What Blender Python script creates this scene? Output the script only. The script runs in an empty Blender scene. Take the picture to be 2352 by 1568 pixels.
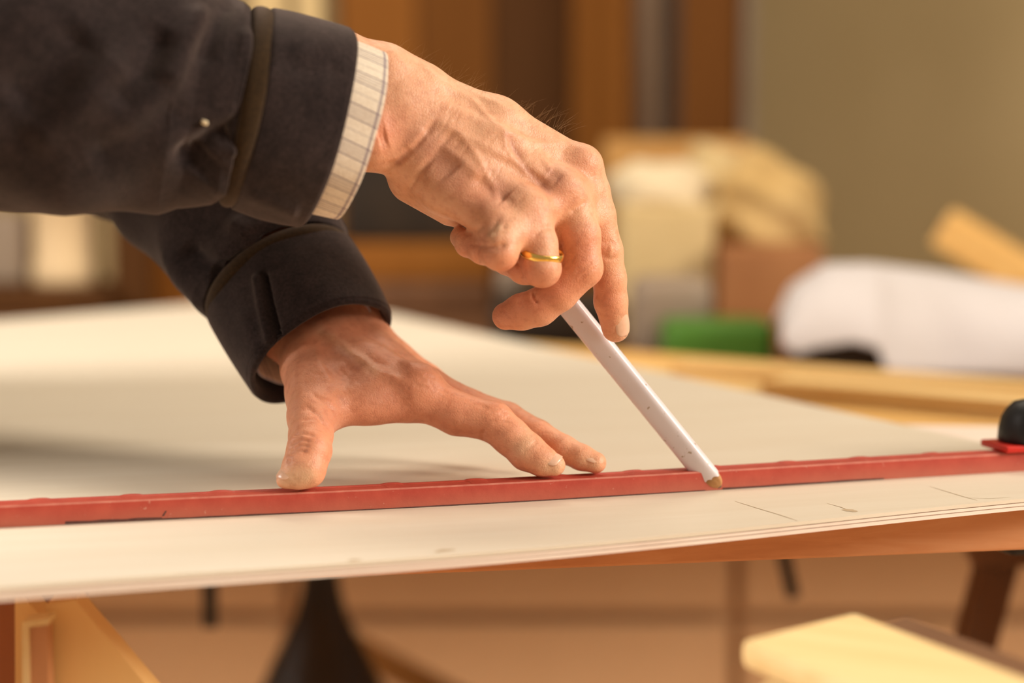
import bpy, bmesh, math, random
import numpy as np
from mathutils import Vector, Matrix

# ------------------------------------------------------------------ camera
scene = bpy.context.scene
COL = scene.collection
random.seed(7)
RNG = np.random.default_rng(7)

CAM_Z = 1.0
F_PX = 70.0 / 36.0 * 2352.0
PITCH = math.atan((784 - 300) / F_PX)
cam_d = bpy.data.cameras.new('camera')
cam_d.lens = 70.0
cam_d.sensor_width = 36.0
cam_d.clip_start = 0.05
cam_d.clip_end = 60
cam_d.dof.use_dof = True
cam_d.dof.focus_distance = 1.055
cam_d.dof.aperture_fstop = 3.0
cam = bpy.data.objects.new('camera', cam_d)
COL.objects.link(cam)
cam.location = (0, 0, CAM_Z)
cam.rotation_euler = (math.pi / 2 - PITCH, 0, 0)
scene.camera = cam

scene.cycles.max_bounces = 5
scene.cycles.diffuse_bounces = 3
scene.cycles.glossy_bounces = 2
scene.cycles.use_adaptive_sampling = True
scene.cycles.adaptive_threshold = 0.06
scene.cycles.adaptive_min_samples = 16
scene.cycles.use_denoising = True

# ------------------------------------------------------------------ light
scene.view_settings.view_transform = 'Standard'
scene.view_settings.look = 'None'
scene.view_settings.exposure = 0.0
scene.view_settings.gamma = 1.0
scene.view_settings.use_curve_mapping = False

world = bpy.data.worlds.new('room_light')
scene.world = world
world.use_nodes = True
world.node_tree.nodes['Background'].inputs[0].default_value = (1.0, 0.86, 0.70, 1)
world.node_tree.nodes['Background'].inputs[1].default_value = 0.345


def aim(o, target):
    d = Vector(target) - o.location
    o.rotation_euler = d.to_track_quat('-Z', 'Y').to_euler()


def area(name, loc, target, sx, sy, power, col):
    l = bpy.data.lights.new(name, 'AREA')
    l.shape = 'RECTANGLE'
    l.size, l.size_y = sx, sy
    l.energy = power
    l.color = col
    o = bpy.data.objects.new(name, l)
    COL.objects.link(o)
    o.location = loc
    aim(o, target)
    return o


area('window_light_right', (2.5, 0.35, 2.1), (0.05, 1.05, 0.9), 1.1, 1.1, 104, (1.0, 0.92, 0.80))
area('ceiling_light_panel', (0.2, 2.2, 2.75), (0.1, 2.0, 0.8), 1.4, 0.7, 18, (1.0, 0.87, 0.68))
area('window_light_left', (-2.6, 0.85, 2.25), (-0.2, 1.0, 0.8), 0.7, 0.9, 112, (1.0, 0.95, 0.88))

# ------------------------------------------------------------------ projection helpers
sp, cp = math.sin(PITCH), math.cos(PITCH)
FWD = np.array([0, cp, -sp]); UPV = np.array([0, sp, cp]); RGT = np.array([1.0, 0, 0])
CAM = np.array([0, 0, CAM_Z])
BOARD_Z = CAM_Z - 0.196


def P(px, py, D):
    """world point at distance D along the view axis whose line of sight is (px, py)"""
    return CAM + D * (FWD + RGT * ((px - 1176) / F_PX) + UPV * ((784 - py) / F_PX))


def Pz(px, py, z=BOARD_Z):
    d = FWD + RGT * ((px - 1176) / F_PX) + UPV * ((784 - py) / F_PX)
    return CAM + d * ((z - CAM_Z) / d[2])


def project(v):
    q = v - CAM
    D = q @ FWD
    return 1176 + F_PX * (q @ RGT) / D, 784 - F_PX * (q @ UPV) / D, D


# ------------------------------------------------------------------ object helpers
WLOC = {}


def put(o, label=None, cat=None, group=None, kind=None):
    if label: o['label'] = label
    if cat: o['category'] = cat
    if group: o['group'] = group
    if kind: o['kind'] = kind
    return o


def empty(name, loc, label=None, cat=None, group=None, kind=None):
    o = bpy.data.objects.new(name, None)
    o.empty_display_size = 0.05
    COL.objects.link(o)
    o.location = [float(c) for c in loc]
    WLOC[o] = np.array(loc, float)
    return put(o, label, cat, group, kind)


def mk(name, verts, faces, mat, parent=None, smooth=True, uvs=None, colors=None,
       label=None, cat=None, group=None, kind=None):
    """one mesh object; verts are world coordinates, the origin goes to the base"""
    v = np.asarray(verts, dtype=np.float64)
    lo, hi = v.min(0), v.max(0)
    base = np.array([(lo[0] + hi[0]) / 2, (lo[1] + hi[1]) / 2, lo[2]])
    me = bpy.data.meshes.new(name)
    if isinstance(faces, np.ndarray):
        nf = len(faces)
        k = faces.shape[1]
        me.vertices.add(len(v)); me.vertices.foreach_set('co', (v - base).astype(np.float32).ravel())
        me.loops.add(nf * k); me.loops.foreach_set('vertex_index', faces.astype(np.int32).ravel())
        me.polygons.add(nf)
        me.polygons.foreach_set('loop_start', np.arange(0, nf * k, k, dtype=np.int32))
        me.update(calc_edges=True)
    else:
        me.from_pydata((v - base).tolist(), [], faces)
        me.update()
    me.polygons.foreach_set('use_smooth', [smooth] * len(me.polygons))
    if uvs is not None:
        li = np.zeros(len(me.loops), dtype=np.int32)
        me.loops.foreach_get('vertex_index', li)
        uvl = me.uv_layers.new(name='UVMap')
        uvl.data.foreach_set('uv', np.asarray(uvs, dtype=np.float32)[li].ravel())
    if colors is not None:
        ca = me.color_attributes.new('tint', 'FLOAT_COLOR', 'POINT')
        ca.data.foreach_set('color', np.asarray(colors, dtype=np.float32).ravel())
    me.materials.append(mat)
    o = bpy.data.objects.new(name, me)
    COL.objects.link(o)
    WLOC[o] = base
    if parent is not None:
        o.parent = parent
        o.location = [float(c) for c in base - WLOC[parent]]
    else:
        o.location = [float(c) for c in base]
    return put(o, label, cat, group, kind)


def bm_out(bm):
    bm.normal_update()
    vs = np.array([v.co[:] for v in bm.verts])
    bm.verts.index_update()
    fs = [[v.index for v in f.verts] for f in bm.faces]
    bm.free()
    return vs, fs


def boxg(size, bevel=0.0, seg=2):
    bm = bmesh.new()
    bmesh.ops.create_cube(bm, size=1.0)
    bmesh.ops.scale(bm, vec=size, verts=bm.verts)
    if bevel > 0:
        bmesh.ops.bevel(bm, geom=bm.edges[:], offset=bevel, segments=seg, profile=0.6, affect='EDGES')
    return bm_out(bm)


def place(vs, loc, rot=(0, 0, 0)):
    from mathutils import Euler
    M = np.array(Euler(rot).to_matrix())
    return vs @ M.T + np.asarray(loc)


def frame_from(x_axis, z_hint=(0, 0, 1)):
    x = np.array(x_axis, float); x /= np.linalg.norm(x)
    y = np.cross(z_hint, x); y /= np.linalg.norm(y)
    z = np.cross(x, y)
    return np.stack([x, y, z], 1)


def beam(a, b, w, t, bevel=0.002, zh=(0, 0, 1), seg=2):
    """box from a to b (centres of its end faces), w wide sideways and t along zh"""
    a, b = np.asarray(a, float), np.asarray(b, float)
    vs, fs = boxg((np.linalg.norm(b - a), w, t), bevel, seg)
    return vs @ frame_from(b - a, zh).T + (a + b) / 2, fs


def lathe(profile, n=32, cap=True):
    """profile: list of (r, z)"""
    vs, fs = [], []
    for r, z in profile:
        for i in range(n):
            a = 2 * math.pi * i / n
            vs.append((r * math.cos(a), r * math.sin(a), z))
    for j in range(len(profile) - 1):
        for i in range(n):
            i2 = (i + 1) % n
            fs.append([j * n + i, j * n + i2, (j + 1) * n + i2, (j + 1) * n + i])
    if cap:
        fs.append(list(range(n))[::-1])
        fs.append([(len(profile) - 1) * n + i for i in range(n)])
    return np.array(vs), fs


# ------------------------------------------------------------------ materials
def new_mat(name):
    m = bpy.data.materials.new(name)
    m.use_nodes = True
    nt = m.node_tree
    return m, nt, nt.nodes['Principled BSDF']


def lk(nt, a, b):
    nt.links.new(a, b)


def noise(nt, scale, detail=4, rough=0.55, vec=None, dist=0.0):
    n = nt.nodes.new('ShaderNodeTexNoise')
    n.inputs['Scale'].default_value = scale
    n.inputs['Detail'].default_value = detail
    n.inputs['Roughness'].default_value = rough
    n.inputs['Distortion'].default_value = dist
    if vec is not None: lk(nt, vec, n.inputs['Vector'])
    return n


def ramp(nt, fac, stops):
    r = nt.nodes.new('ShaderNodeValToRGB')
    el = r.color_ramp.elements
    while len(el) < len(stops): el.new(0.5)
    for e, (p, c) in zip(el, stops):
        e.position = p
        e.color = (*c, 1)
    lk(nt, fac, r.inputs[0])
    return r


def mixc(nt, fac, a, b, mode='MIX'):
    m = nt.nodes.new('ShaderNodeMix')
    m.data_type = 'RGBA'
    m.blend_type = mode
    for sock, val in ((m.inputs[0], fac), (m.inputs[6], a), (m.inputs[7], b)):
        if hasattr(val, 'default_value'): lk(nt, val, sock)
        elif isinstance(val, tuple): sock.default_value = (*val, 1)
        else: sock.default_value = val
    return m.outputs[2]


def mathn(nt, op, a, b=None, c=None):
    m = nt.nodes.new('ShaderNodeMath')
    m.operation = op
    for s, v in zip(m.inputs, (a, b, c)):
        if v is None: continue
        if hasattr(v, 'default_value'): lk(nt, v, s)
        else: s.default_value = v
    return m.outputs[0]


def bump(nt, bsdf, height, strength, dist):
    b = nt.nodes.new('ShaderNodeBump')
    b.inputs['Strength'].default_value = strength
    b.inputs['Distance'].default_value = dist
    lk(nt, height, b.inputs['Height'])
    lk(nt, b.outputs[0], bsdf.inputs['Normal'])


def coords(nt, which='Object', scale=None, rot=None):
    tc = nt.nodes.new('ShaderNodeTexCoord')
    out = tc.outputs[which]
    if scale or rot:
        mp = nt.nodes.new('ShaderNodeMapping')
        if scale: mp.inputs['Scale'].default_value = scale
        if rot: mp.inputs['Rotation'].default_value = rot
        lk(nt, out, mp.inputs['Vector'])
        out = mp.outputs[0]
    return out


def simple(name, c1, c2=None, scale=20, rough=0.6, bumpd=0.0, stretch=None, rot=None, spec=0.3):
    m, nt, b = new_mat(name)
    v = coords(nt, 'Object', stretch, rot)
    n = noise(nt, scale, 5, vec=v)
    r = ramp(nt, n.outputs['Fac'], [(0.3, c1), (0.7, c2 or c1)])
    lk(nt, r.outputs[0], b.inputs['Base Color'])
    b.inputs['Roughness'].default_value = rough
    b.inputs['Specular IOR Level'].default_value = spec
    if bumpd: bump(nt, b, n.outputs['Fac'], 0.6, bumpd)
    return m


def wood(name, c1, c2, c3, ang, scale=9.0, rough=0.55):
    """wood with grain along the horizontal direction ang (radians)"""
    m, nt, b = new_mat(name)
    v = coords(nt, 'Object', (0.8, 14, 14), None)
    tc = nt.nodes.new('ShaderNodeTexCoord')
    mp1 = nt.nodes.new('ShaderNodeMapping'); mp1.inputs['Rotation'].default_value = (0, 0, -ang)
    lk(nt, tc.outputs['Object'], mp1.inputs['Vector'])
    mp2 = nt.nodes.new('ShaderNodeMapping'); mp2.inputs['Scale'].default_value = (0.7, 12, 12)
    lk(nt, mp1.outputs[0], mp2.inputs['Vector'])
    n = noise(nt, scale, 5, 0.6, mp2.outputs[0], 0.6)
    n2 = noise(nt, scale * 0.35, 2, 0.5, mp2.outputs[0])
    mixf = mathn(nt, 'ADD', mathn(nt, 'MULTIPLY', n.outputs['Fac'], 0.6), mathn(nt, 'MULTIPLY', n2.outputs['Fac'], 0.4))
    r = ramp(nt, mixf, [(0.32, c1), (0.52, c2), (0.7, c3)])
    lk(nt, r.outputs[0], b.inputs['Base Color'])
    b.inputs['Roughness'].default_value = rough
    b.inputs['Specular IOR Level'].default_value = 0.3
    bump(nt, b, n.outputs['Fac'], 0.25, 0.0006)
    return m


RUL_A, RUL_B = Pz(0, 1211), Pz(2352, 1082)
EU = (RUL_B - RUL_A) / np.linalg.norm(RUL_B - RUL_A)
EV = np.array([-EU[1], EU[0], 0])
ANG = math.atan2(EU[1], EU[0])
RUL_LEN = np.linalg.norm(RUL_B - RUL_A)

M = {}
M['sheet'] = None


def mat_sheet():
    m, nt, b = new_mat('pale_birch_plywood')
    tc = nt.nodes.new('ShaderNodeTexCoord')
    mp1 = nt.nodes.new('ShaderNodeMapping'); mp1.inputs['Rotation'].default_value = (0, 0, -ANG)
    lk(nt, tc.outputs['Object'], mp1.inputs['Vector'])
    mp2 = nt.nodes.new('ShaderNodeMapping'); mp2.inputs['Scale'].default_value = (0.5, 7, 7)
    lk(nt, mp1.outputs[0], mp2.inputs['Vector'])
    n = noise(nt, 11, 6, 0.6, mp2.outputs[0], 0.4)
    n2 = noise(nt, 3.0, 2, 0.5)
    c = ramp(nt, n.outputs['Fac'], [(0.25, (0.735, 0.620, 0.475)), (0.75, (0.795, 0.695, 0.555))])
    c2 = mixc(nt, mathn(nt, 'MULTIPLY', n2.outputs['Fac'], 0.3), c.outputs[0], (0.735, 0.60, 0.445))
    lk(nt, c2, b.inputs['Base Color'])
    b.inputs['Roughness'].default_value = 0.5
    b.inputs['Specular IOR Level'].default_value = 0.35
    bump(nt, b, n.outputs['Fac'], 0.15, 0.0002)
    return m


M['sheet'] = mat_sheet()
M['ply_edge'] = wood('plywood_edge', (0.80, 0.62, 0.50), (0.88, 0.72, 0.60), (0.92, 0.78, 0.66), ANG, 20, 0.6)
M['ply_core'] = wood('plywood_core', (0.66, 0.46, 0.36), (0.76, 0.57, 0.45), (0.82, 0.64, 0.52), ANG, 20, 0.7)
M['beam'] = wood('orange_timber', (0.52, 0.20, 0.075), (0.63, 0.27, 0.11), (0.70, 0.34, 0.16), ANG)
M['golden'] = wood('golden_pine', (0.62, 0.30, 0.075), (0.72, 0.40, 0.12), (0.78, 0.48, 0.17), -0.63)
M['golden_b'] = wood('pale_pine', (0.70, 0.42, 0.15), (0.80, 0.52, 0.21), (0.86, 0.60, 0.28), -0.55)
M['yellow'] = wood('yellow_pine', (0.68, 0.45, 0.185), (0.76, 0.54, 0.25), (0.80, 0.60, 0.32), -0.6, 6)
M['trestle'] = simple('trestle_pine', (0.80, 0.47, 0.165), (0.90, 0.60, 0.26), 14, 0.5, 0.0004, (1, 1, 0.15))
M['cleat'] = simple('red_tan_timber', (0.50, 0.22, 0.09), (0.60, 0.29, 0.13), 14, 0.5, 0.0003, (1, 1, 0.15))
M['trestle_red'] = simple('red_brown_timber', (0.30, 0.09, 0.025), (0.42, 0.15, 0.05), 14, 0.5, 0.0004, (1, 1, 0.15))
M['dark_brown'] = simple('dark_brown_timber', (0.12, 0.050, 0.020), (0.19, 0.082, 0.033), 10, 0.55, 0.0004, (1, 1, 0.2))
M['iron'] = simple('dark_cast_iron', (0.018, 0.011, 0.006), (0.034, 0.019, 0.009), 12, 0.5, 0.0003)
M['black'] = simple('black_rubber', (0.012, 0.010, 0.010), (0.022, 0.02, 0.02), 60, 0.45, 0.0002)
M['redpaint'] = simple('bright_red_paint', (0.55, 0.02, 0.012), (0.62, 0.03, 0.018), 40, 0.35, 0.0)
M['steel'] = simple('dark_steel', (0.045, 0.032, 0.024), (0.07, 0.05, 0.035), 20, 0.4)
M['graphite'] = simple('graphite', (0.10, 0.075, 0.06), (0.22, 0.16, 0.12), 300, 0.6)
M['white_cloth'] = simple('white_cloth', (0.50, 0.44, 0.41), (0.57, 0.51, 0.49), 8, 0.8, 0.002)
M['green'] = simple('green_plastic', (0.05, 0.14, 0.012), (0.075, 0.19, 0.02), 6, 0.5)
M['tanbox'] = simple('tan_cardboard', (0.52, 0.36, 0.16), (0.60, 0.43, 0.21), 7, 0.8)
M['palebox'] = simple('pale_cream_paper', (0.58, 0.45, 0.27), (0.66, 0.53, 0.35), 7, 0.8)
M['tansack'] = simple('tan_burlap', (0.44, 0.27, 0.09), (0.55, 0.36, 0.15), 9, 0.85, 0.002)
M['brownbox'] = simple('brown_wood_block', (0.24, 0.085, 0.025), (0.36, 0.15, 0.05), 7, 0.6)
M['drum'] = simple('pale_tan_drum', (0.62, 0.42, 0.22), (0.70, 0.50, 0.28), 7, 0.6)
M['golden_d'] = simple('golden_brown_board', (0.42, 0.20, 0.05), (0.50, 0.26, 0.075), 6, 0.6)
M['grey'] = simple('warm_grey_metal', (0.22, 0.15, 0.10), (0.30, 0.22, 0.15), 6, 0.5)
M['cab'] = simple('brown_cabinet_wood', (0.12, 0.040, 0.007), (0.18, 0.064, 0.012), 6, 0.5, 0.0, (1, 1, 0.15), None, 0.08)
M['cab_o'] = simple('orange_brown_wood', (0.22, 0.074, 0.012), (0.27, 0.098, 0.018), 6, 0.5, 0.0, (1, 1, 0.15), None, 0.08)
M['cab_d'] = simple('dark_cabinet_recess', (0.060, 0.022, 0.006), (0.09, 0.034, 0.009), 6, 0.6, 0.0, (1, 1, 0.15), None, 0.08)
M['pipe'] = simple('grey_painted_pipe', (0.36, 0.25, 0.165), (0.42, 0.30, 0.20), 6, 0.45)
M['wall'] = simple('beige_plaster', (0.375, 0.262, 0.118), (0.42, 0.298, 0.142), 2.5, 0.85)
M['panel'] = simple('tan_chipboard', (0.60, 0.34, 0.165), (0.68, 0.41, 0.215), 2.2, 0.8)
M['floor'] = simple('dusty_tan_floor', (0.60, 0.37, 0.20), (0.68, 0.44, 0.255), 2.2, 0.8)
M['gold'] = None


def mat_gold():
    m, nt, b = new_mat('gold_ring_metal')
    b.inputs['Base Color'].default_value = (0.95, 0.62, 0.16, 1)
    b.inputs['Metallic'].default_value = 1.0
    n = noise(nt, 400, 3)
    r = ramp(nt, n.outputs['Fac'], [(0.3, (0.18,) * 3), (0.7, (0.28,) * 3)])
    lk(nt, r.outputs[0], b.inputs['Roughness'])
    return m


M['gold'] = mat_gold()


def mat_skin():
    m, nt, b = new_mat('skin')
    at = nt.nodes.new('ShaderNodeAttribute'); at.attribute_name = 'tint'
    sep = nt.nodes.new('ShaderNodeSeparateColor')
    lk(nt, at.outputs['Color'], sep.inputs[0])
    v = coords(nt, 'Object')
    n1 = noise(nt, 55, 4, 0.6, v)
    n2 = noise(nt, 230, 4, 0.6, v)
    base = ramp(nt, n1.outputs['Fac'], [(0.3, (0.73, 0.345, 0.185)), (0.7, (0.83, 0.445, 0.265))])
    c = mixc(nt, sep.outputs[0], base.outputs[0], (0.72, 0.24, 0.125))      # flushed skin; also the shade tint of the left hand
    c = mixc(nt, sep.outputs[1], c, (0.47, 0.185, 0.125))                   # darker tone in the skin's hollows and folds
    c = mixc(nt, sep.outputs[2], c, (0.78, 0.50, 0.30))                     # paler tone on fingertips, raised ridges and the hand's top edge
    sp_ = ramp(nt, n2.outputs['Fac'], [(0.36, (0.80, 0.70, 0.66)), (0.52, (1, 1, 1))])
    c = mixc(nt, 0.55, c, sp_.outputs[0], 'MULTIPLY')
    lk(nt, c, b.inputs['Base Color'])
    b.inputs['Roughness'].default_value = 0.47
    b.inputs['Specular IOR Level'].default_value = 0.42
    b.inputs['Subsurface Weight'].default_value = 0.18
    b.inputs['Subsurface Radius'].default_value = (1.0, 0.35, 0.2)
    b.inputs['Subsurface Scale'].default_value = 0.004
    vo = nt.nodes.new('ShaderNodeTexVoronoi'); vo.feature = 'DISTANCE_TO_EDGE'
    vo.inputs['Scale'].default_value = 620
    nz = noise(nt, 180, 3, 0.5, v)
    mp = nt.nodes.new('ShaderNodeVectorMath'); mp.operation = 'ADD'
    sc = nt.nodes.new('ShaderNodeVectorMath'); sc.operation = 'SCALE'; sc.inputs[3].default_value = 0.004
    lk(nt, nz.outputs['Color'], sc.inputs[0]); lk(nt, v, mp.inputs[0]); lk(nt, sc.outputs[0], mp.inputs[1])
    lk(nt, mp.outputs[0], vo.inputs['Vector'])
    h = mathn(nt, 'ADD', mathn(nt, 'MINIMUM', mathn(nt, 'MULTIPLY', vo.outputs['Distance'], 2.0), 0.5),
              mathn(nt, 'MULTIPLY', n2.outputs['Fac'], 1.2))
    bump(nt, b, h, 0.45, 0.00035)
    return m


M['skin'] = mat_skin()
M['nail'] = simple('fingernail', (0.74, 0.42, 0.27), (0.82, 0.50, 0.345), 200, 0.28, 0.0, None, None, 0.5)


def mat_fleece(name, c1, c2):
    m, nt, b = new_mat(name)
    v = coords(nt, 'Object')
    n1 = noise(nt, 28, 5, 0.65, v)
    n2 = noise(nt, 700, 3, 0.7, v)
    n3 = noise(nt, 150, 4, 0.7, v)
    r = ramp(nt, mathn(nt, 'ADD', mathn(nt, 'MULTIPLY', n1.outputs['Fac'], 0.5), mathn(nt, 'MULTIPLY', n3.outputs['Fac'], 0.5)), [(0.36, c1), (0.64, c2)])
    f = ramp(nt, n2.outputs['Fac'], [(0.35, (0.6, 0.6, 0.6)), (0.65, (1.35, 1.3, 1.3))])
    lk(nt, mixc(nt, 1.0, r.outputs[0], f.outputs[0], 'MULTIPLY'), b.inputs['Base Color'])
    b.inputs['Roughness'].default_value = 0.95
    b.inputs['Specular IOR Level'].default_value = 0.1
    b.inputs['Sheen Weight'].default_value = 0.30
    b.inputs['Sheen Roughness'].default_value = 0.55
    b.inputs['Sheen Tint'].default_value = (0.60, 0.45, 0.38, 1)
    h = mathn(nt, 'ADD', mathn(nt, 'MULTIPLY', n2.outputs['Fac'], 0.35), n1.outputs['Fac'])
    bump(nt, b, h, 0.5, 0.0015)
    return m


M['fleece'] = mat_fleece('navy_charcoal_fleece', (0.012, 0.0085, 0.009), (0.034, 0.023, 0.022))
M['piping'] = mat_fleece('olive_brown_piping', (0.026, 0.014, 0.005), (0.036, 0.020, 0.007))
M['trousers'] = mat_fleece('dark_trousers', (0.02, 0.02, 0.025), (0.03, 0.03, 0.035))
M['hair'] = simple('brown_hair', (0.07, 0.035, 0.015), (0.11, 0.06, 0.03), 60, 0.5)
M['armhair'] = simple('fair_arm_hair', (0.42, 0.22, 0.09), (0.5, 0.28, 0.12), 60, 0.4)


def mat_plaid():
    m, nt, b = new_mat('plaid_shirt_cotton')
    uv = coords(nt, 'UV')
    sx = nt.nodes.new('ShaderNodeSeparateXYZ'); lk(nt, uv, sx.inputs[0])

    def lines(coord, period, offs, w):
        fr = mathn(nt, 'FRACT', mathn(nt, 'DIVIDE', coord, period))
        acc = None
        for o, s in offs:
            d = mathn(nt, 'ABSOLUTE', mathn(nt, 'SUBTRACT', fr, o))
            k = mathn(nt, 'MULTIPLY', mathn(nt, 'LESS_THAN', d, w), s)
            acc = k if acc is None else mathn(nt, 'MAXIMUM', acc, k)
        return acc
    a = lines(sx.outputs[1], 0.0185, [(0.14, .95), (0.235, .5), (0.32, .5), (0.405, .5), (0.50, .9), (0.82, .35)], 0.019)
    c = lines(sx.outputs[0], 0.0300, [(0.62, .9), (0.70, .35)], 0.022)
    n = noise(nt, 900, 2, 0.5, coords(nt, 'Object'))
    base = ramp(nt, n.outputs['Fac'], [(0.3, (0.66, 0.53, 0.40)), (0.7, (0.80, 0.68, 0.54))])
    col = mixc(nt, mathn(nt, 'MULTIPLY', a, 0.95), base.outputs[0], (0.15, 0.10, 0.13))
    col = mixc(nt, mathn(nt, 'MULTIPLY', c, 0.7), col, (0.17, 0.12, 0.17))
    lk(nt, col, b.inputs['Base Color'])
    b.inputs['Roughness'].default_value = 0.9
    b.inputs['Specular IOR Level'].default_value = 0.1
    bump(nt, b, n.outputs['Fac'], 0.3, 0.0004)
    return m


M['plaid'] = mat_plaid()


def mat_ruler():
    m, nt, b = new_mat('worn_red_paint')
    v = coords(nt, 'Object')
    s = nt.nodes.new('ShaderNodeSeparateXYZ'); lk(nt, coords(nt, 'UV'), s.inputs[0])
    n = noise(nt, 90, 6, 0.65, v)
    n2 = noise(nt, 14, 4, 0.6, v)
    base = ramp(nt, n.outputs['Fac'], [(0.3, (0.40, 0.045, 0.028)), (0.7, (0.50, 0.075, 0.045))])
    # scuffed paint: chalky wear on the lower half of the face
    wearf = mathn(nt, 'MULTIPLY', mathn(nt, 'SUBTRACT', 1.0, s.outputs[1]), mathn(nt, 'ADD', n2.outputs['Fac'], 0.25))
    wearc = ramp(nt, wearf, [(0.15, (0, 0, 0)), (0.75, (0.75, 0.75, 0.75))])
    c = mixc(nt, wearc.outputs[0], base.outputs[0], (0.46, 0.14, 0.085))
    n3 = noise(nt, 260, 4, 0.7, v)
    sp_ = ramp(nt, n3.outputs['Fac'], [(0.66, (0, 0, 0)), (0.72, (1, 1, 1))])
    c = mixc(nt, mathn(nt, 'MULTIPLY', sp_.outputs[0], 0.45), c, (0.70, 0.45, 0.33))
    # highlight of the front arris, painted in as a paler line
    arris = mathn(nt, 'MULTIPLY', mathn(nt, 'GREATER_THAN', s.outputs[1], 0.925), mathn(nt, 'LESS_THAN', s.outputs[1], 0.997))
    c = mixc(nt, mathn(nt, 'MULTIPLY', arris, mathn(nt, 'MULTIPLY', n.outputs['Fac'], 0.9)), c, (0.66, 0.30, 0.21))
    lk(nt, c, b.inputs['Base Color'])
    b.inputs['Roughness'].default_value = 0.5
    b.inputs['Specular IOR Level'].default_value = 0.35
    bump(nt, b, n3.outputs['Fac'], 0.3, 0.0004)
    return m


M['ruler'] = mat_ruler()


def mat_pencil():
    m, nt, b = new_mat('white_lacquer')
    v = coords(nt, 'Object')
    n = noise(nt, 240, 3, 0.5, v)
    spot = ramp(nt, n.outputs['Fac'], [(0.68, (0, 0, 0)), (0.70, (1, 1, 1))])
    n2 = noise(nt, 30, 3, 0.5, v)
    base = ramp(nt, n2.outputs['Fac'], [(0.3, (0.70, 0.60, 0.60)), (0.7, (0.77, 0.68, 0.68))])
    c = mixc(nt, mathn(nt, 'MULTIPLY', spot.outputs[0], 0.8), base.outputs[0], (0.30, 0.18, 0.07))
    lk(nt, c, b.inputs['Base Color'])
    b.inputs['Roughness'].default_value = 0.25
    b.inputs['Specular IOR Level'].default_value = 0.5
    return m


M['pencil'] = mat_pencil()
M['pencilwood'] = simple('cut_cedar', (0.44, 0.21, 0.075), (0.55, 0.29, 0.12), 250, 0.7, 0.0003)

# ------------------------------------------------------------------ the room
WALL_Y = 4.3


def quadbox(name, lo, hi, mat, kind='structure', label=None):
    vs, fs = boxg(tuple(np.array(hi) - np.array(lo)))
    return mk(name, vs + (np.array(lo) + np.array(hi)) / 2, fs, mat, smooth=False, kind=kind, label=label)


quadbox('floor', (-3.5, -2.5, -0.1), (3.5, WALL_Y, 0.0), M['floor'])
quadbox('wall_back', (-3.5, WALL_Y, -0.1), (3.5, WALL_Y + 0.12, 3.0), M['wall'])
vs, fs = boxg((6.9, 0.02, 0.10), 0.004)
mk('baseboard_back', place(vs, (0, WALL_Y - 0.012, 0.05)), fs, M['floor'], smooth=False, kind='structure')

# ------------------------------------------------------------------ plywood sheet
FR_A, FR_B = Pz(0, 1347), Pz(2352, 1144)
U_F = (FR_B - FR_A) / np.linalg.norm(FR_B - FR_A)


def sag(p):
    """how far the thin sheet dips below its flat plane"""
    q = p - RUL_A
    t = (q @ EU) / RUL_LEN
    v = q @ EV
    s = np.interp(v, [-0.16, -0.14, 0.0, 0.25, 0.6], [0.0045, 0.0042, 0.0017, 0.0005, 0.0])
    w = np.where(np.abs(t - 0.45) < 0.55, 0.5 + 0.5 * np.cos(2 * np.pi * (t - 0.45) / 1.1), 0)
    return -s * w


C_A = FR_A - U_F * 0.24
C_B = FR_B + U_F * 0.105
C_C = Pz(701, 678)
fd = Pz(430, 700) - Pz(0, 735)
C_D = Pz(0, 735) - fd / np.linalg.norm(fd) * 0.36
THICK = 0.0062


def sheet_ply(name, z_top, z_bot, inset, mat, parent):
    N, K = 90, 70
    a = np.linspace(0, 1, N); b = np.linspace(0, 1, K)
    A_, B_ = np.meshgrid(a, b, indexing='ij')
    cen = (C_A + C_B + C_C + C_D) / 4

    def ins(c):
        d = cen - c; d = d / np.linalg.norm(d)
        return c + d * inset * 1.4
    ca, cb, cc, cd = map(ins, (C_A, C_B, C_C, C_D))
    pts = (ca[None, None] * ((1 - A_) * (1 - B_))[..., None] + cb * (A_ * (1 - B_))[..., None]
           + cc * (A_ * B_)[..., None] + cd * ((1 - A_) * B_)[..., None])
    s = sag(pts)
    top = pts.copy(); top[..., 2] = BOARD_Z + s + z_top
    bot = pts.copy(); bot[..., 2] = BOARD_Z + s + z_bot
    v = np.concatenate([top.reshape(-1, 3), bot.reshape(-1, 3)])
    idx = np.arange(N * K).reshape(N, K); o = N * K
    f = []
    for i in range(N - 1):
        for j in range(K - 1):
            q = [idx[i, j], idx[i + 1, j], idx[i + 1, j + 1], idx[i, j + 1]]
            f.append(q); f.append([x + o for x in q[::-1]])
    for i in range(N - 1):
        f.append([idx[i + 1, 0], idx[i, 0], idx[i, 0] + o, idx[i + 1, 0] + o])
        f.append([idx[i, -1], idx[i + 1, -1], idx[i + 1, -1] + o, idx[i, -1] + o])
    for j in range(K - 1):
        f.append([idx[0, j], idx[0, j + 1], idx[0, j + 1] + o, idx[0, j] + o])
        f.append([idx[-1, j + 1], idx[-1, j], idx[-1, j] + o, idx[-1, j + 1] + o])
    return mk(name, v, np.array(f), mat, parent, smooth=False)


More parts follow.
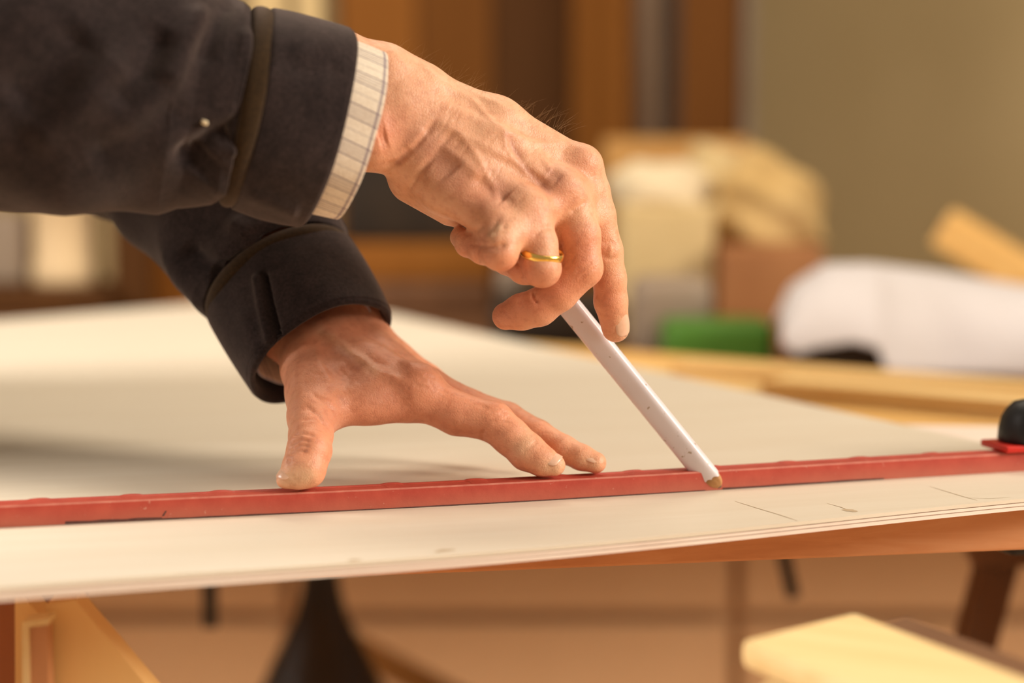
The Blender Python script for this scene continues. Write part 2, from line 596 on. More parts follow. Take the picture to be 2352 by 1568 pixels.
sheet = empty('plywood_sheet', (*((C_A + C_B + C_C + C_D) / 4)[:2], BOARD_Z - THICK),
              'large pale thin plywood sheet under the hands and red straightedge', 'plywood sheet')
sheet_ply('face_ply', 0.0, -0.0019, 0.0, M['sheet'], sheet)
sheet_ply('glue_line', -0.0019, -0.0024, 0.0009, M['ply_core'], sheet)
sheet_ply('core_ply', -0.0024, -0.0039, 0.0002, M['ply_edge'], sheet)
sheet_ply('glue_line', -0.0039, -0.0044, 0.0009, M['ply_core'], sheet)
sheet_ply('back_ply', -0.0044, -THICK, 0.0, M['ply_edge'], sheet)


def on_sheet(px, py, dz=0.0):
    p = Pz(px, py)
    for _ in range(3):
        p = Pz(px, py, BOARD_Z + float(sag(p)) + dz)
    return p


def flat_stroke(name, pts, w, mat, parent, dz=0.00012):
    """a thin drawn mark lying on the sheet"""
    ps = [on_sheet(*p) for p in pts]
    v, f = [], []
    for i, p in enumerate(ps):
        d = ps[min(i + 1, len(ps) - 1)] - ps[max(i - 1, 0)]
        n = np.array([-d[1], d[0], 0]); n /= np.linalg.norm(n)
        ww = w * (0.4 if i in (0, len(ps) - 1) else 1)
        for sgn in (1, -1):
            q = p + n * sgn * ww / 2
            q[2] = BOARD_Z + float(sag(q)) + dz
            v.append(q)
    for i in range(len(ps) - 1):
        f.append([2 * i, 2 * i + 1, 2 * i + 3, 2 * i + 2])
    return mk(name, np.array(v), f, mat, parent, smooth=False)


M['mark'] = simple('faint_pencil_mark', (0.50, 0.36, 0.22), (0.58, 0.43, 0.28), 300, 0.7)
flat_stroke('pencil_line', [(1688, 1151), (1740, 1167), (1790, 1182), (1832, 1196)], 0.0007, M['mark'], sheet)
flat_stroke('pencil_line', [(2135, 1117), (2175, 1129), (2215, 1141), (2245, 1149)], 0.0007, M['mark'], sheet)
flat_stroke('pencil_line', [(2226, 1143), (2270, 1145), (2320, 1142)], 0.0006, M['mark'], sheet)
flat_stroke('pencil_line', [(1900, 1156), (1930, 1164), (1960, 1176)], 0.0007, M['mark'], sheet)
flat_stroke('smudge', [(1000, 1268), (1020, 1264), (1045, 1262)], 0.005, M['mark'], sheet)
flat_stroke('smudge', [(1935, 1170), (1952, 1172), (1968, 1175)], 0.006, M['mark'], sheet)
flat_stroke('smudge', [(800, 1289), (815, 1286), (830, 1286)], 0.004, M['mark'], sheet)

# ------------------------------------------------------------------ red straightedge
RH, RW = 0.0108, 0.0125
straight = empty('straightedge', (*((RUL_A + RUL_B) / 2)[:2], BOARD_Z),
                 'long worn red straightedge lying along the plywood sheet', 'straightedge')


def ruler_sweep(name, prof, mat, parent, t0=-0.30, t1=1.16, n=160, zfun=None, uvh=True):
    """profile points (across, up) swept along the rule, following the dip of the sheet"""
    v, f, uv = [], [], []
    m = len(prof)
    for i in range(n):
        t = t0 + (t1 - t0) * i / (n - 1)
        c = RUL_A + EU * (t * RUL_LEN)
        z = BOARD_Z + float(sag(c + EV * 0.006)) + 0.0001
        for a, h in prof:
            hh = h
            if zfun: hh = zfun(t * RUL_LEN, a, h)
            p = c + EV * a
            v.append((p[0], p[1], z + hh)); uv.append((t, h / RH))
    for i in range(n - 1):
        for j in range(m):
            j2 = (j + 1) % m
            f.append([i * m + j, (i + 1) * m + j, (i + 1) * m + j2, i * m + j2])
    f.append(list(range(m))); f.append([(n - 1) * m + j for j in range(m)][::-1])
    return mk(name, np.array(v), f, mat, parent, smooth=False, uvs=uv)


def scallop(x, a, h):
    if a > RW - 0.004 and h > 0.008:
        q = ((x - 0.043) / 0.0455) % 1.0
        d = min(abs(q - 0.5), 1) / 0.5
        return h + 0.0006 * max(0, 1 - (d / 0.24) ** 2) ** 0.5
    return h


ruler_sweep('rule_body', [(0, 0.0), (0, RH - 0.0009), (0.0008, RH), (RW - 0.0030, RH), (RW - 0.0022, RH + 0.0004),
                          (RW, RH + 0.0004), (RW, 0.0)][::-1], M['ruler'], straight, n=420, zfun=scallop)


def rule_mark(name, x0, x1, h0, h1, mat):
    v, f = [], []
    n = 8
    for i in range(n + 1):
        x = x0 + (x1 - x0) * i / n
        c = RUL_A + EU * x - EV * 0.00012
        z = BOARD_Z + float(sag(c + EV * 0.006)) + 0.0001
        e = 1.0 - 0.25 * ((i * 7) % 3) / 2
        v += [(c[0], c[1], z + h0), (c[0], c[1], z + h0 + (h1 - h0) * e)]
    for i in range(n):
        f.append([2 * i, 2 * i + 2, 2 * i + 3, 2 * i + 1])
    return mk(name, np.array(v), f, mat, straight, smooth=False)


def rx(px):
    """distance along the rule of picture column px"""
    y = 1211 + (1082 - 1211) * px / 2352
    return float((Pz(px, y) - RUL_A) @ EU)


M['scuff_shade'] = simple('dark_scuff_and_shade', (0.09, 0.035, 0.028), (0.15, 0.06, 0.045), 500, 0.7)
rule_mark('scuff_and_shade', rx(150), rx(372), 0.0001, 0.0016, M['scuff_shade'])
rule_mark('scuff_and_shade', rx(372), rx(640), 0.0, 0.0008, M['scuff_shade'])
rule_mark('scuff_and_shade', rx(640), rx(1620), 0.0, 0.0006, M['scuff_shade'])
rule_mark('scuff_and_shade', rx(1660), rx(2030), 0.0, 0.0011, M['scuff_shade'])
for i in range(2):
    c = RUL_A + EU * (rx(374) + 0.0012 * i) - EV * 0.00014
    z = BOARD_Z + float(sag(c)) + 0.0001
vs = np.array([RUL_A + EU * (rx(372)) - EV * 0.00014 + np.array([0, 0, .002]),
               RUL_A + EU * (rx(377)) - EV * 0.00014 + np.array([0, 0, .002]),
               RUL_A + EU * (rx(384)) - EV * 0.00014 + np.array([0, 0, .0046]),
               RUL_A + EU * (rx(380)) - EV * 0.00014 + np.array([0, 0, .0046])])
vs[:, 2] += [float(sag(p)) for p in vs]
mk('scuff_and_shade', vs, [[0, 1, 2, 3]], M['scuff_shade'], straight, smooth=False)

# ------------------------------------------------------------------ support timber and trestles under the sheet
bz = 0.0
b0 = Pz(700, 1333, BOARD_Z - 0.030); b1 = Pz(2352, 1264, BOARD_Z - 0.030)


def support_beam():
    zt = BOARD_Z - THICK - 0.0045
    zb = BOARD_Z - 0.034
    a = Pz(830, 1324, zb); b = Pz(2352, 1263, zb)
    d = (b - a) / np.linalg.norm(b - a)
    n = np.array([-d[1], d[0], 0])
    a2 = a - d * 0.06 + n * 0.022; b2 = b + d * 0.22 + n * 0.022
    a2[2] = b2[2] = (zt + zb) / 2
    vs, fs = beam(a2, b2, 0.044, zt - zb, 0.0015)
    mk('support_timber', vs, fs, M['beam'], smooth=False,
       label='orange-brown timber rail running under the front edge of the plywood', cat='timber')
    return zb, d, n


BEAM_ZB, BD, BN = support_beam()

# ------------------------------------------------------------------ SDF modelling kit
class Field:
    def __init__(self, lo, hi, h):
        self.lo = np.array(lo, float); self.h = h
        self.n = np.ceil((np.array(hi) - self.lo) / h).astype(int) + 1
        self.f = np.full(self.n, 0.03, np.float32)

    def like(self):
        g = Field.__new__(Field)
        g.lo, g.h, g.n = self.lo, self.h, self.n
        g.f = np.full(self.n, 0.03, np.float32)
        return g

    def sub(self, lo, hi):
        a = np.clip(np.floor((np.array(lo) - self.lo) / self.h).astype(int), 0, self.n)
        b = np.clip(np.ceil((np.array(hi) - self.lo) / self.h).astype(int) + 1, 0, self.n)
        sl = tuple(slice(x, y) for x, y in zip(a, b))
        ax = [(self.lo[i] + self.h * np.arange(a[i], b[i])).astype(np.float32) for i in range(3)]
        return sl, ax[0][:, None, None], ax[1][None, :, None], ax[2][None, None, :]

    def smin(self, sl, d, k):
        a = self.f[sl]
        if k > 0:
            hh = np.maximum(k - np.abs(a - d), 0) / k
            self.f[sl] = np.minimum(a, d) - hh * hh * (k * 0.25)
        else:
            self.f[sl] = np.minimum(a, d)

    def cone(self, a, b, ra, rb, k=0.004, flat=None):
        """tapered capsule; flat = (direction, factor > 1) squashes it along a direction"""
        m = max(ra, rb) + k + 4 * self.h
        sl, X, Y, Z = self.sub(np.minimum(a, b) - m, np.maximum(a, b) + m)
        if 0 in self.f[sl].shape: return
        ba = (b - a)
        X = X - np.float32(a[0]); Y = Y - np.float32(a[1]); Z = Z - np.float32(a[2])
        if flat is not None:
            n, s = flat
            n = np.asarray(n) / np.linalg.norm(n)
            q = (X * n[0] + Y * n[1] + Z * n[2]) * (s - 1)
            X = X + q * n[0]; Y = Y + q * n[1]; Z = Z + q * n[2]
            ba = ba + n * (ba @ n) * (s - 1)
        L = max(float(ba @ ba), 1e-12)
        t = np.clip((X * ba[0] + Y * ba[1] + Z * ba[2]) / L, 0, 1)
        d = np.sqrt((X - t * ba[0]) ** 2 + (Y - t * ba[1]) ** 2 + (Z - t * ba[2]) ** 2) - (ra + (rb - ra) * t)
        if flat is not None: d = d / (1 + 0.35 * (s - 1))
        self.smin(sl, d.astype(np.float32), k)

    def chain(self, pts, k=0.003, flat=None):
        for p, q in zip(pts[:-1], pts[1:]):
            self.cone(p[0], q[0], p[1], q[1], k, flat)

    def merge(self, g, k):
        sl = (slice(None),) * 3
        self.smin(sl, g.f, k)

    def mesh(self, smooth=2):
        f = self.f
        nx, ny, nz = f.shape
        s = f < 0
        cnt = np.zeros((nx - 1, ny - 1, nz - 1), np.int8)
        for dx in (0, 1):
            for dy in (0, 1):
                for dz in (0, 1):
                    cnt += s[dx:nx - 1 + dx, dy:ny - 1 + dy, dz:nz - 1 + dz]
        I = np.argwhere((cnt > 0) & (cnt < 8))
        idx = np.full(cnt.shape, -1, np.int64)
        idx[I[:, 0], I[:, 1], I[:, 2]] = np.arange(len(I))
        pos = np.zeros((len(I), 3)); num = np.zeros(len(I))
        cs = [(a, b, c) for a in (0, 1) for b in (0, 1) for c in (0, 1)]
        val = {c: f[I[:, 0] + c[0], I[:, 1] + c[1], I[:, 2] + c[2]].astype(float) for c in cs}
        for c in cs:
            for ax in range(3):
                if c[ax] == 0:
                    e = list(c); e[ax] = 1; e = tuple(e)
                    va, vb = val[c], val[e]
                    cr = (va < 0) != (vb < 0)
                    t = np.where(cr, va / np.where(va - vb == 0, 1, va - vb), 0)
                    p = np.array(c, float)[None] + t[:, None] * (np.array(e) - np.array(c))[None]
                    pos[cr] += p[cr]; num[cr] += 1
        v = self.lo + self.h * (I + pos / num[:, None])
        F = []
        for ax in range(3):
            o = [a for a in range(3) if a != ax]
            sa = [slice(None)] * 3; sb = [slice(None)] * 3
            sa[ax] = slice(0, -1); sb[ax] = slice(1, None)
            E = np.argwhere(s[tuple(sa)] != s[tuple(sb)])
            ok = (E[:, o[0]] > 0) & (E[:, o[1]] > 0) & (E[:, o[0]] < f.shape[o[0]] - 1) & (E[:, o[1]] < f.shape[o[1]] - 1)
            E = E[ok]
            q = []
            for (d0, d1) in ((1, 1), (0, 1), (0, 0), (1, 0)):
                c = E.copy(); c[:, o[0]] -= d0; c[:, o[1]] -= d1
                q.append(idx[c[:, 0], c[:, 1], c[:, 2]])
            q = np.stack(q, 1)
            ins = s[E[:, 0], E[:, 1], E[:, 2]]
            flip = ins if ax != 1 else ~ins
            q[~flip] = q[~flip][:, ::-1]
            F.append(q)
        F = np.concatenate(F)
        F = F[(F >= 0).all(1)]
        used = np.zeros(len(v), bool); used[F.ravel()] = True
        remap = np.cumsum(used) - 1
        v = v[used]; F = remap[F]
        v = lap(v, F, smooth)
        return v, F


def lap(v, F, it):
    if it == 0: return v
    e = np.concatenate([F[:, [0, 1]], F[:, [1, 2]], F[:, [2, 3]], F[:, [3, 0]]])
    e = np.concatenate([e, e[:, ::-1]])
    deg = np.bincount(e[:, 0], minlength=len(v)).astype(float)
    deg[deg == 0] = 1
    for _ in range(it):
        m = np.stack([np.bincount(e[:, 0], weights=v[e[:, 1], i], minlength=len(v)) for i in range(3)], 1) / deg[:, None]
        v = v + 0.5 * (m - v)
    return v


def normals(v, F):
    n = np.cross(v[F[:, 2]] - v[F[:, 0]], v[F[:, 3]] - v[F[:, 1]])
    out = np.zeros_like(v)
    for j in range(4):
        for i in range(3):
            out[:, i] += np.bincount(F[:, j], weights=n[:, i], minlength=len(v))
    return out / np.maximum(np.linalg.norm(out, axis=1), 1e-15)[:, None]


def seg_dist(px, py, pts):
    best = np.full(px.shape, 1e9); tt = np.zeros(px.shape)
    n = len(pts) - 1
    if n == 0:
        return np.hypot(px - pts[0][0], py - pts[0][1]), tt
    for i in range(n):
        ax, ay = pts[i]; bx, by = pts[i + 1]
        dx, dy = bx - ax, by - ay
        t = np.clip(((px - ax) * dx + (py - ay) * dy) / (dx * dx + dy * dy + 1e-9), 0, 1)
        d = np.hypot(px - ax - t * dx, py - ay - t * dy)
        m = d < best
        best[m] = d[m]; tt[m] = (i + t[m]) / n
    return best, tt


def sculpt(v, F, strokes, drange=None):
    """raise (+) or carve (-) soft ridges and creases along lines on the side that faces the camera"""
    n = normals(v, F)
    px, py, D = project(v)
    to = CAM - v
    to /= np.linalg.norm(to, axis=1)[:, None]
    fac = np.clip((n * to).sum(1) * 2.5, 0, 1)
    if drange is not None:
        fac = fac * ((D > drange[0]) & (D < drange[1]))
    off = np.zeros(len(v))
    for st in strokes:
        pts, sig, amp = st[:3]
        d, t = seg_dist(px, py, pts)
        w = np.exp(-(d / sig) ** 2)
        if len(pts) > 1 and not (len(st) > 3 and st[3]):
            w = w * np.clip(np.minimum(t, 1 - t) * 6 + 0.15, 0, 1)
        off += amp * w
    return v + n * (off * fac)[:, None]


def tinting(v, F, red, hollow_tint, pale):
    px, py, D = project(v)
    c = np.zeros((len(v), 4)); c[:, 3] = 1
    for ch, lst in ((0, red), (1, hollow_tint), (2, pale)):
        for pts, sig, amp in lst:
            d, t = seg_dist(px, py, pts)
            c[:, ch] = np.maximum(c[:, ch], amp * np.exp(-(d / sig) ** 2))
    return c


def J(px, py, D, r):
    """joint: point and radius in metres from picture position, distance and picture radius"""
    return (P(px, py, D), r * D / F_PX)


VIEW = FWD
HRES = 0.00085

# ------------------------------------------------------------------ right hand (holding the pencil)
def right_hand():
    A = Field(P(640, 850, 1.0) - 0.01, P(1480, 40, 1.0) + 0.01, HRES)
    lo = np.array([min(P(620, 0, d)[0] for d in (0.96, 1.16)), 0.955, P(1000, 820, 1.14)[2]])
    hi = np.array([P(1475, 0, 1.13)[0], 1.165, P(1000, 40, 1.14)[2] + 0.02])
    A = Field(lo, hi, HRES)
    k = 0.009
    # wrist and forearm
    A.chain([J(560, 118, 1.028, 74), J(760, 140, 1.032, 72), J(880, 175, 1.036, 68), J(960, 205, 1.040, 60)], k)
    A.chain([J(560, 270, 1.020, 78), J(740, 300, 1.026, 74), J(850, 314, 1.030, 72), J(905, 322, 1.036, 60)], k)
    A.cone(*[P(560, 200, 1.024), P(900, 250, 1.034)], 0.0185, 0.0165, k)
    # metacarpals
    A.chain([J(950, 208, 1.043, 60), J(1140, 284, 1.050, 56), J(1325, 385, 1.060, 49)], k)
    A.chain([J(940, 250, 1.035, 58), J(1120, 345, 1.040, 54), J(1292, 440, 1.045, 49)], k)
    A.chain([J(930, 300, 1.035, 58), J(1075, 400, 1.034, 54), J(1212, 485, 1.030, 48)], k)
    A.chain([J(915, 345, 1.038, 55), J(1020, 430, 1.034, 52), J(1128, 506, 1.024, 45)], k)
    # heel of the hand and palm
    A.chain([J(955, 405, 1.052, 66), J(1040, 466, 1.050, 54)], k)
    A.chain([J(980, 330, 1.064, 80), J(1190, 450, 1.062, 66)], k)
    # skin between the knuckles
    for qa, qb in (((1148, 520, 1.017, 40), (1222, 505, 1.026, 42)), ((1168, 545, 1.015, 36), (1214, 536, 1.023, 35)), ((1225, 488, 1.030, 42), (1300, 462, 1.042, 42)), ((1258, 528, 1.044, 34), (1312, 520, 1.052, 34)), ((1280, 580, 1.056, 30), (1330, 580, 1.062, 30)), ((1318, 450, 1.046, 42), (1362, 440, 1.060, 38)), ((1350, 500, 1.052, 34), (1376, 500, 1.060, 34))):
        a_, b_ = J(*qa), J(*qb)
        A.cone(a_[0], b_[0], a_[1], b_[1], 0.006)
    # thumb base, behind the hand
    T = A.like()
    T.chain([J(985, 290, 1.078, 64), J(1120, 450, 1.100, 56), J(1262, 572, 1.104, 42), J(1318, 632, 1.097, 34)], 0.004)
    # knuckle heads
    for px, py, d, r in ((1338, 377, 1.055, 44), (1292, 432, 1.040, 44), (1206, 474, 1.026, 42), (1130, 500, 1.020, 38)):
        p, rr = J(px, py, d, r)
        A.cone(p, p + 1e-5, rr, rr, 0.006)
    fingers = [
        [J(1335, 388, 1.060, 49), J(1368, 490, 1.060, 43), J(1390, 576, 1.061, 40), J(1400, 640, 1.064, 38), J(1403, 692, 1.067, 38), J(1414, 754, 1.073, 32)],
        [J(1300, 446, 1.045, 48), J(1334, 540, 1.041, 45), J(1341, 616, 1.040, 43), J(1285, 673, 1.042, 41), J(1238, 705, 1.046, 43), J(1198, 716, 1.049, 41), J(1162, 726, 1.051, 32)],
        [J(1216, 490, 1.030, 47), J(1238, 560, 1.023, 42), J(1246, 617, 1.021, 42), J(1205, 615, 1.036, 37), J(1165, 597, 1.050, 33), J(1115, 565, 1.062, 28)],
        [J(1134, 510, 1.022, 44), J(1146, 560, 1.013, 42), J(1149, 580, 1.012, 41), J(1110, 572, 1.024, 34), J(1075, 560, 1.034, 29), J(1057, 545, 1.046, 24)],
    ]
    G = T
    for i, fg in enumerate(fingers):
        H = A.like()
        H.chain(fg, 0.0025)
        G.merge(H, 0.0008)
    # fleshy pad of index tip and middle tip
    A.merge(G, 0.0036)
    v, F = A.mesh(2)
    mm = 0.001
    st = [
        # tendons
        ([(1010, 235), (1150, 300), (1320, 372)], 13, 1.1 * mm),
        ([(1000, 275), (1120, 340), (1290, 425)], 12, 1.0 * mm),
        ([(1010, 330), (1100, 400), (1200, 468)], 12, 0.9 * mm),
        # veins
        ([(985, 180), (1080, 225), (1140, 290), (1215, 330), (1290, 330)], 8, 0.8 * mm),
        ([(1150, 290), (1170, 350), (1210, 400), (1250, 430)], 8, 0.9 * mm),
        ([(1040, 290), (1090, 350), (1130, 420), (1150, 470)], 9, 0.7 * mm),
        ([(1215, 330), (1250, 365), (1270, 400)], 7, 0.7 * mm),
        ([(960, 150), (1060, 200), (1180, 255)], 7, 0.5 * mm),
        # hollows between tendons
        ([(1165, 310), (1200, 380), (1260, 440)], 12, -1.3 * mm),
        ([(1090, 400), (1150, 440), (1165, 455)], 22, -1.9 * mm),
        ([(1000, 350), (1040, 400)], 34, -1.6 * mm),
        ([(1260, 395), (1285, 415)], 16, -1.0 * mm),
        # wrist folds
        ([(1005, 272), (960, 330), (915, 372), (882, 388)], 8, -1.7 * mm),
        ([(1045, 300), (1000, 350), (960, 400), (935, 438)], 8, -1.2 * mm),
        ([(980, 300), (935, 345)], 16, 0.9 * mm),
        ([(870, 320), (890, 315)], 24, -1.6 * mm),
        # creases over the little finger knuckle
        ([(1075, 556), (1110, 566), (1135, 568), (1168, 560)], 8, -1.8 * mm),
        ([(1075, 545), (1105, 545), (1130, 525), (1150, 495)], 8, -0.8 * mm),
        ([(1095, 550), (1125, 552), (1150, 530), (1165, 510)], 7, -0.7 * mm),
        ([(1120, 548), (1142, 540), (1155, 520)], 7, 0.7 * mm),
        ([(1060, 535), (1090, 532), (1115, 515)], 6, -0.8 * mm),
        # finger creases
        ([(1092, 566), (1094, 590), (1102, 608)], 4, -1.2 * mm),
        ([(1186, 598), (1192, 622), (1200, 640)], 4, -1.2 * mm),
        ([(1222, 668), (1226, 684), (1236, 696)], 4, -1.3 * mm),
        ([(1320, 625), (1345, 612), (1362, 600)], 4, -0.5 * mm),
        ([(1330, 640), (1352, 624), (1370, 612)], 4, -0.5 * mm),
        ([(1382, 560), (1402, 555), (1418, 566)], 5, -0.6 * mm),
        ([(1380, 580), (1400, 596), (1420, 590)], 5, -0.6 * mm),
        ([(1398, 572), (1408, 574)], 10, 0.8 * mm),
        # skin of the index and middle knuckles
        ([(1225, 545), (1245, 525), (1268, 520)], 6, -0.7 * mm),
        ([(1310, 490), (1330, 475), (1350, 462)], 7, -0.8 * mm),
    ]
    for i in range(26):                       # fine skin folds across the back of the hand
        x = random.uniform(1000, 1320); y = 250 + (x - 1000) * 0.42 + random.uniform(-60, 130)
        a = random.uniform(1.9, 2.6); L = random.uniform(18, 40)
        st.append(([(x, y), (x + L * math.cos(a), y + L * math.sin(a))], 3.2, -0.22 * mm))
    v = sculpt(v, F, st)
    red = [([(1345, 385)], 60, .35), ([(1290, 445)], 50, .4), ([(1240, 640), (1170, 620)], 40, .7), ([(1150, 600), (1070, 570)], 40, .6),
           ([(1340, 560), (1330, 640), (1240, 700), (1150, 730)], 45, .75), ([(1390, 650), (1410, 740)], 30, .7),
           ([(880, 300)], 60, .7), ([(1100, 460)], 50, .45), ([(1250, 500)], 45, .35), ([(1225, 545)], 30, .5)]
    hollow_tint = [([(985, 330), (1040, 400)], 55, .5), ([(1150, 440)], 42, .5), ([(1165, 310), (1200, 380), (1260, 440)], 9, .5),
            ([(1265, 400), (1285, 415)], 22, .45), ([(1110, 545), (1150, 500)], 18, .35), ([(1005, 272), (915, 372)], 9, .4)]
    pale = [([(1435, 740)], 22, .5), ([(1130, 540), (1145, 520)], 10, .5), ([(960, 150), (1290, 300)], 25, .25)]
    return v, F, tinting(v, F, red, hollow_tint, pale)


# ------------------------------------------------------------------ left hand (pressing the rule down)
def left_hand():
    lo = np.array([P(560, 0, 1.2)[0], 0.985, P(700, 1140, 1.02)[2] - 0.012])
    hi = np.array([P(1420, 0, 1.12)[0], 1.26, P(700, 640, 1.22)[2] + 0.01])
    A = Field(lo, hi, HRES)
    k = 0.009
    # wrist and forearm
    A.chain([J(545, 600, 1.172, 64), J(655, 757, 1.140, 63), J(708, 822, 1.118, 62)], k)
    A.chain([J(690, 560, 1.190, 66), J(806, 722, 1.152, 66), J(845, 790, 1.142, 57)], k)
    A.cone(P(620, 590, 1.182), P(775, 790, 1.130), 0.018, 0.0165, k)
    # metacarpals
    A.chain([J(740, 806, 1.118, 60), J(850, 850, 1.105, 56), J(962, 900, 1.090, 54)], k)
    A.chain([J(780, 788, 1.127, 58), J(880, 836, 1.125, 52), J(982, 892, 1.113, 46)], k)
    A.chain([J(815, 784, 1.139, 56), J(900, 832, 1.145, 46), J(975, 880, 1.138, 44)], k)
    A.chain([J(845, 790, 1.152, 52), J(900, 838, 1.166, 42), J(945, 870, 1.166, 40)], k)
    # thenar, web and palm
    A.chain([J(712, 855, 1.108, 66), J(726, 915, 1.085, 60), J(720, 955, 1.066, 56)], k)
    A.chain([J(735, 890, 1.092, 62), J(850, 885, 1.100, 60)], k)
    A.chain([J(760, 935, 1.076, 48), J(850, 918, 1.084, 50), J(930, 920, 1.088, 50)], k)
    A.chain([J(800, 850, 1.140, 62), J(930, 885, 1.140, 56)], k)
    A.cone(*[P(960, 885, 1.088), P(960.5, 885, 1.088)], 0.0115, 0.0115, 0.009)
    fingers = [
        [J(716, 955, 1.066, 55), J(714, 1000, 1.050, 50), J(708, 1035, 1.040, 48), J(690, 1068, 1.035, 41), J(654, 1102, 1.032, 20)],
        [J(962, 908, 1.090, 54), J(1050, 950, 1.087, 49), J(1133, 968, 1.084, 46), J(1172, 1002, 1.081, 43), J(1212, 1038, 1.078, 43), J(1245, 1058, 1.075, 35), J(1274, 1068, 1.073, 25)],
        [J(985, 892, 1.113, 46), J(1075, 935, 1.113, 42), J(1165, 962, 1.112, 38), J(1235, 998, 1.102, 34), J(1295, 1032, 1.092, 32), J(1335, 1050, 1.087, 29), J(1368, 1062, 1.085, 25)],
        [J(975, 882, 1.138, 44), J(1050, 925, 1.140, 40), J(1120, 957, 1.142, 36), J(1200, 1012, 1.130, 32), J(1250, 1042, 1.122, 26)],
        [J(945, 872, 1.166, 40), J(1000, 915, 1.172, 36), J(1060, 955, 1.176, 32), J(1125, 985, 1.168, 28), J(1180, 1015, 1.160, 24)],
    ]
    G = A.like()
    for fg in fingers:
        H = A.like()
        H.chain(fg, 0.0025)
        if fg is fingers[0]:
            H.chain([J(714, 1035, 1.040, 46), J(708, 1080, 1.034, 37), J(684, 1093, 1.033, 30)], 0.004)
        G.merge(H, 0.0008)
    A.merge(G, 0.0045)
    v, F = A.mesh(2)
    mm = 0.001
    st = [
        ([(735, 760), (790, 800), (860, 850), (940, 885)], 12, 2.1 * mm),      # tendon to the index
        ([(850, 745), (900, 800), (960, 850)], 12, 0.8 * mm),
        ([(760, 800), (810, 825), (850, 870)], 8, 0.6 * mm),
        ([(720, 800), (735, 840), (760, 880)], 9, 0.8 * mm), ([(745, 810), (775, 850), (810, 885)], 20, -1.0 * mm),
        ([(690, 790), (680, 850), (690, 920)], 14, 0.9 * mm),
        ([(790, 835), (840, 890), (900, 925)], 28, -0.7 * mm),
        ([(870, 790), (930, 850)], 14, -0.6 * mm),
        ([(905, 880), (925, 930), (955, 950)], 16, -0.5 * mm),
        ([(958, 868), (985, 875), (1000, 890)], 4, -0.55 * mm),
        ([(950, 885), (985, 890)], 4, -0.5 * mm), ([(975, 860), (1000, 870)], 4, -0.55 * mm),
        ([(1000, 885), (1030, 905)], 4, -0.4 * mm),
        # thumb creases
        ([(665, 1020), (690, 1008), (715, 1012)], 4.5, -1.5 * mm), ([(663, 1032), (690, 1021), (712, 1024)], 4.5, -1.5 * mm),
        ([(660, 1043), (688, 1033), (706, 1036)], 4.5, -1.3 * mm), ([(658, 1058), (668, 1060)], 5, -0.8 * mm),
        ([(672, 1000), (695, 994), (722, 1000)], 4.5, -1.0 * mm),
        ([(700, 930), (730, 950), (755, 985)], 5, -1.0 * mm), ([(715, 900), (745, 925), (770, 945)], 5, -0.8 * mm),
        ([(690, 965), (720, 960), (748, 975)], 4, -0.8 * mm), ([(690, 940), (715, 945), (740, 962)], 4, -0.4 * mm),
        # index creases
        ([(1112, 985), (1106, 1000), (1108, 1014)], 5, -1.3 * mm),
        ([(1120, 945), (1145, 940), (1165, 950)], 4, -0.6 * mm), ([(1125, 958), (1150, 952), (1172, 962)], 4, -0.6 * mm),
        ([(1130, 972), (1155, 966), (1175, 974)], 4, -0.4 * mm),
        ([(1100, 930), (1120, 938)], 5, -0.4 * mm),
        ([(1195, 1040), (1222, 1022), (1235, 1010)], 5, -0.4 * mm),
        ([(1010, 1000), (1060, 985), (1100, 1000)], 10, -0.4 * mm),
    ]
    for i in range(30):
        x = random.uniform(690, 960); y = 880 + random.uniform(-70, 60)
        a = random.uniform(0.2, 1.0); L = random.uniform(14, 34)
        st.append(([(x, y), (x + L * math.cos(a), y + L * math.sin(a))], 3.0, -0.20 * mm))
    v = sculpt(v, F, st, (0.9, 1.22))
    red = [([(700, 830), (960, 930)], 420, .62), ([(660, 860), (700, 950)], 60, .55), ([(860, 900), (1000, 940)], 60, .55), ([(1060, 970)], 60, .55), ([(700, 1040)], 40, .45),  # first stroke reddens the whole hand to stand for its shade
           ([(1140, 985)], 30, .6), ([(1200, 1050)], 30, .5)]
    hollow_tint = [([(790, 835), (840, 890), (900, 925)], 30, .2), ([(760, 960)], 30, .3)]
    pale = [([(1215, 1010), (1200, 1030)], 22, .5), ([(655, 1100), (700, 1095)], 28, .7), ([(1260, 1072), (1290, 1080)], 18, .5),
            ([(735, 760), (790, 800), (860, 850)], 14, .3), ([(1300, 1055), (1360, 1070)], 20, .3)]
    return v, F, tinting(v, F, red, hollow_tint, pale)


# ------------------------------------------------------------------ sleeves: tubes swept along the arms
def catmull(pts, n):
    pts = [np.asarray(p, float) for p in pts]
    p = [2 * pts[0] - pts[1]] + pts + [2 * pts[-1] - pts[-2]]
    out = []
    for i in range(1, len(p) - 2):
        for t in np.linspace(0, 1, n, endpoint=False):
            out.append(0.5 * (2 * p[i] + (p[i + 1] - p[i - 1]) * t + (2 * p[i - 1] - 5 * p[i] + 4 * p[i + 1] - p[i + 2]) * t * t
                              + (-p[i - 1] + 3 * p[i] - 3 * p[i + 1] + p[i + 2]) * t ** 3))
    out.append(pts[-1])
    return np.array(out)


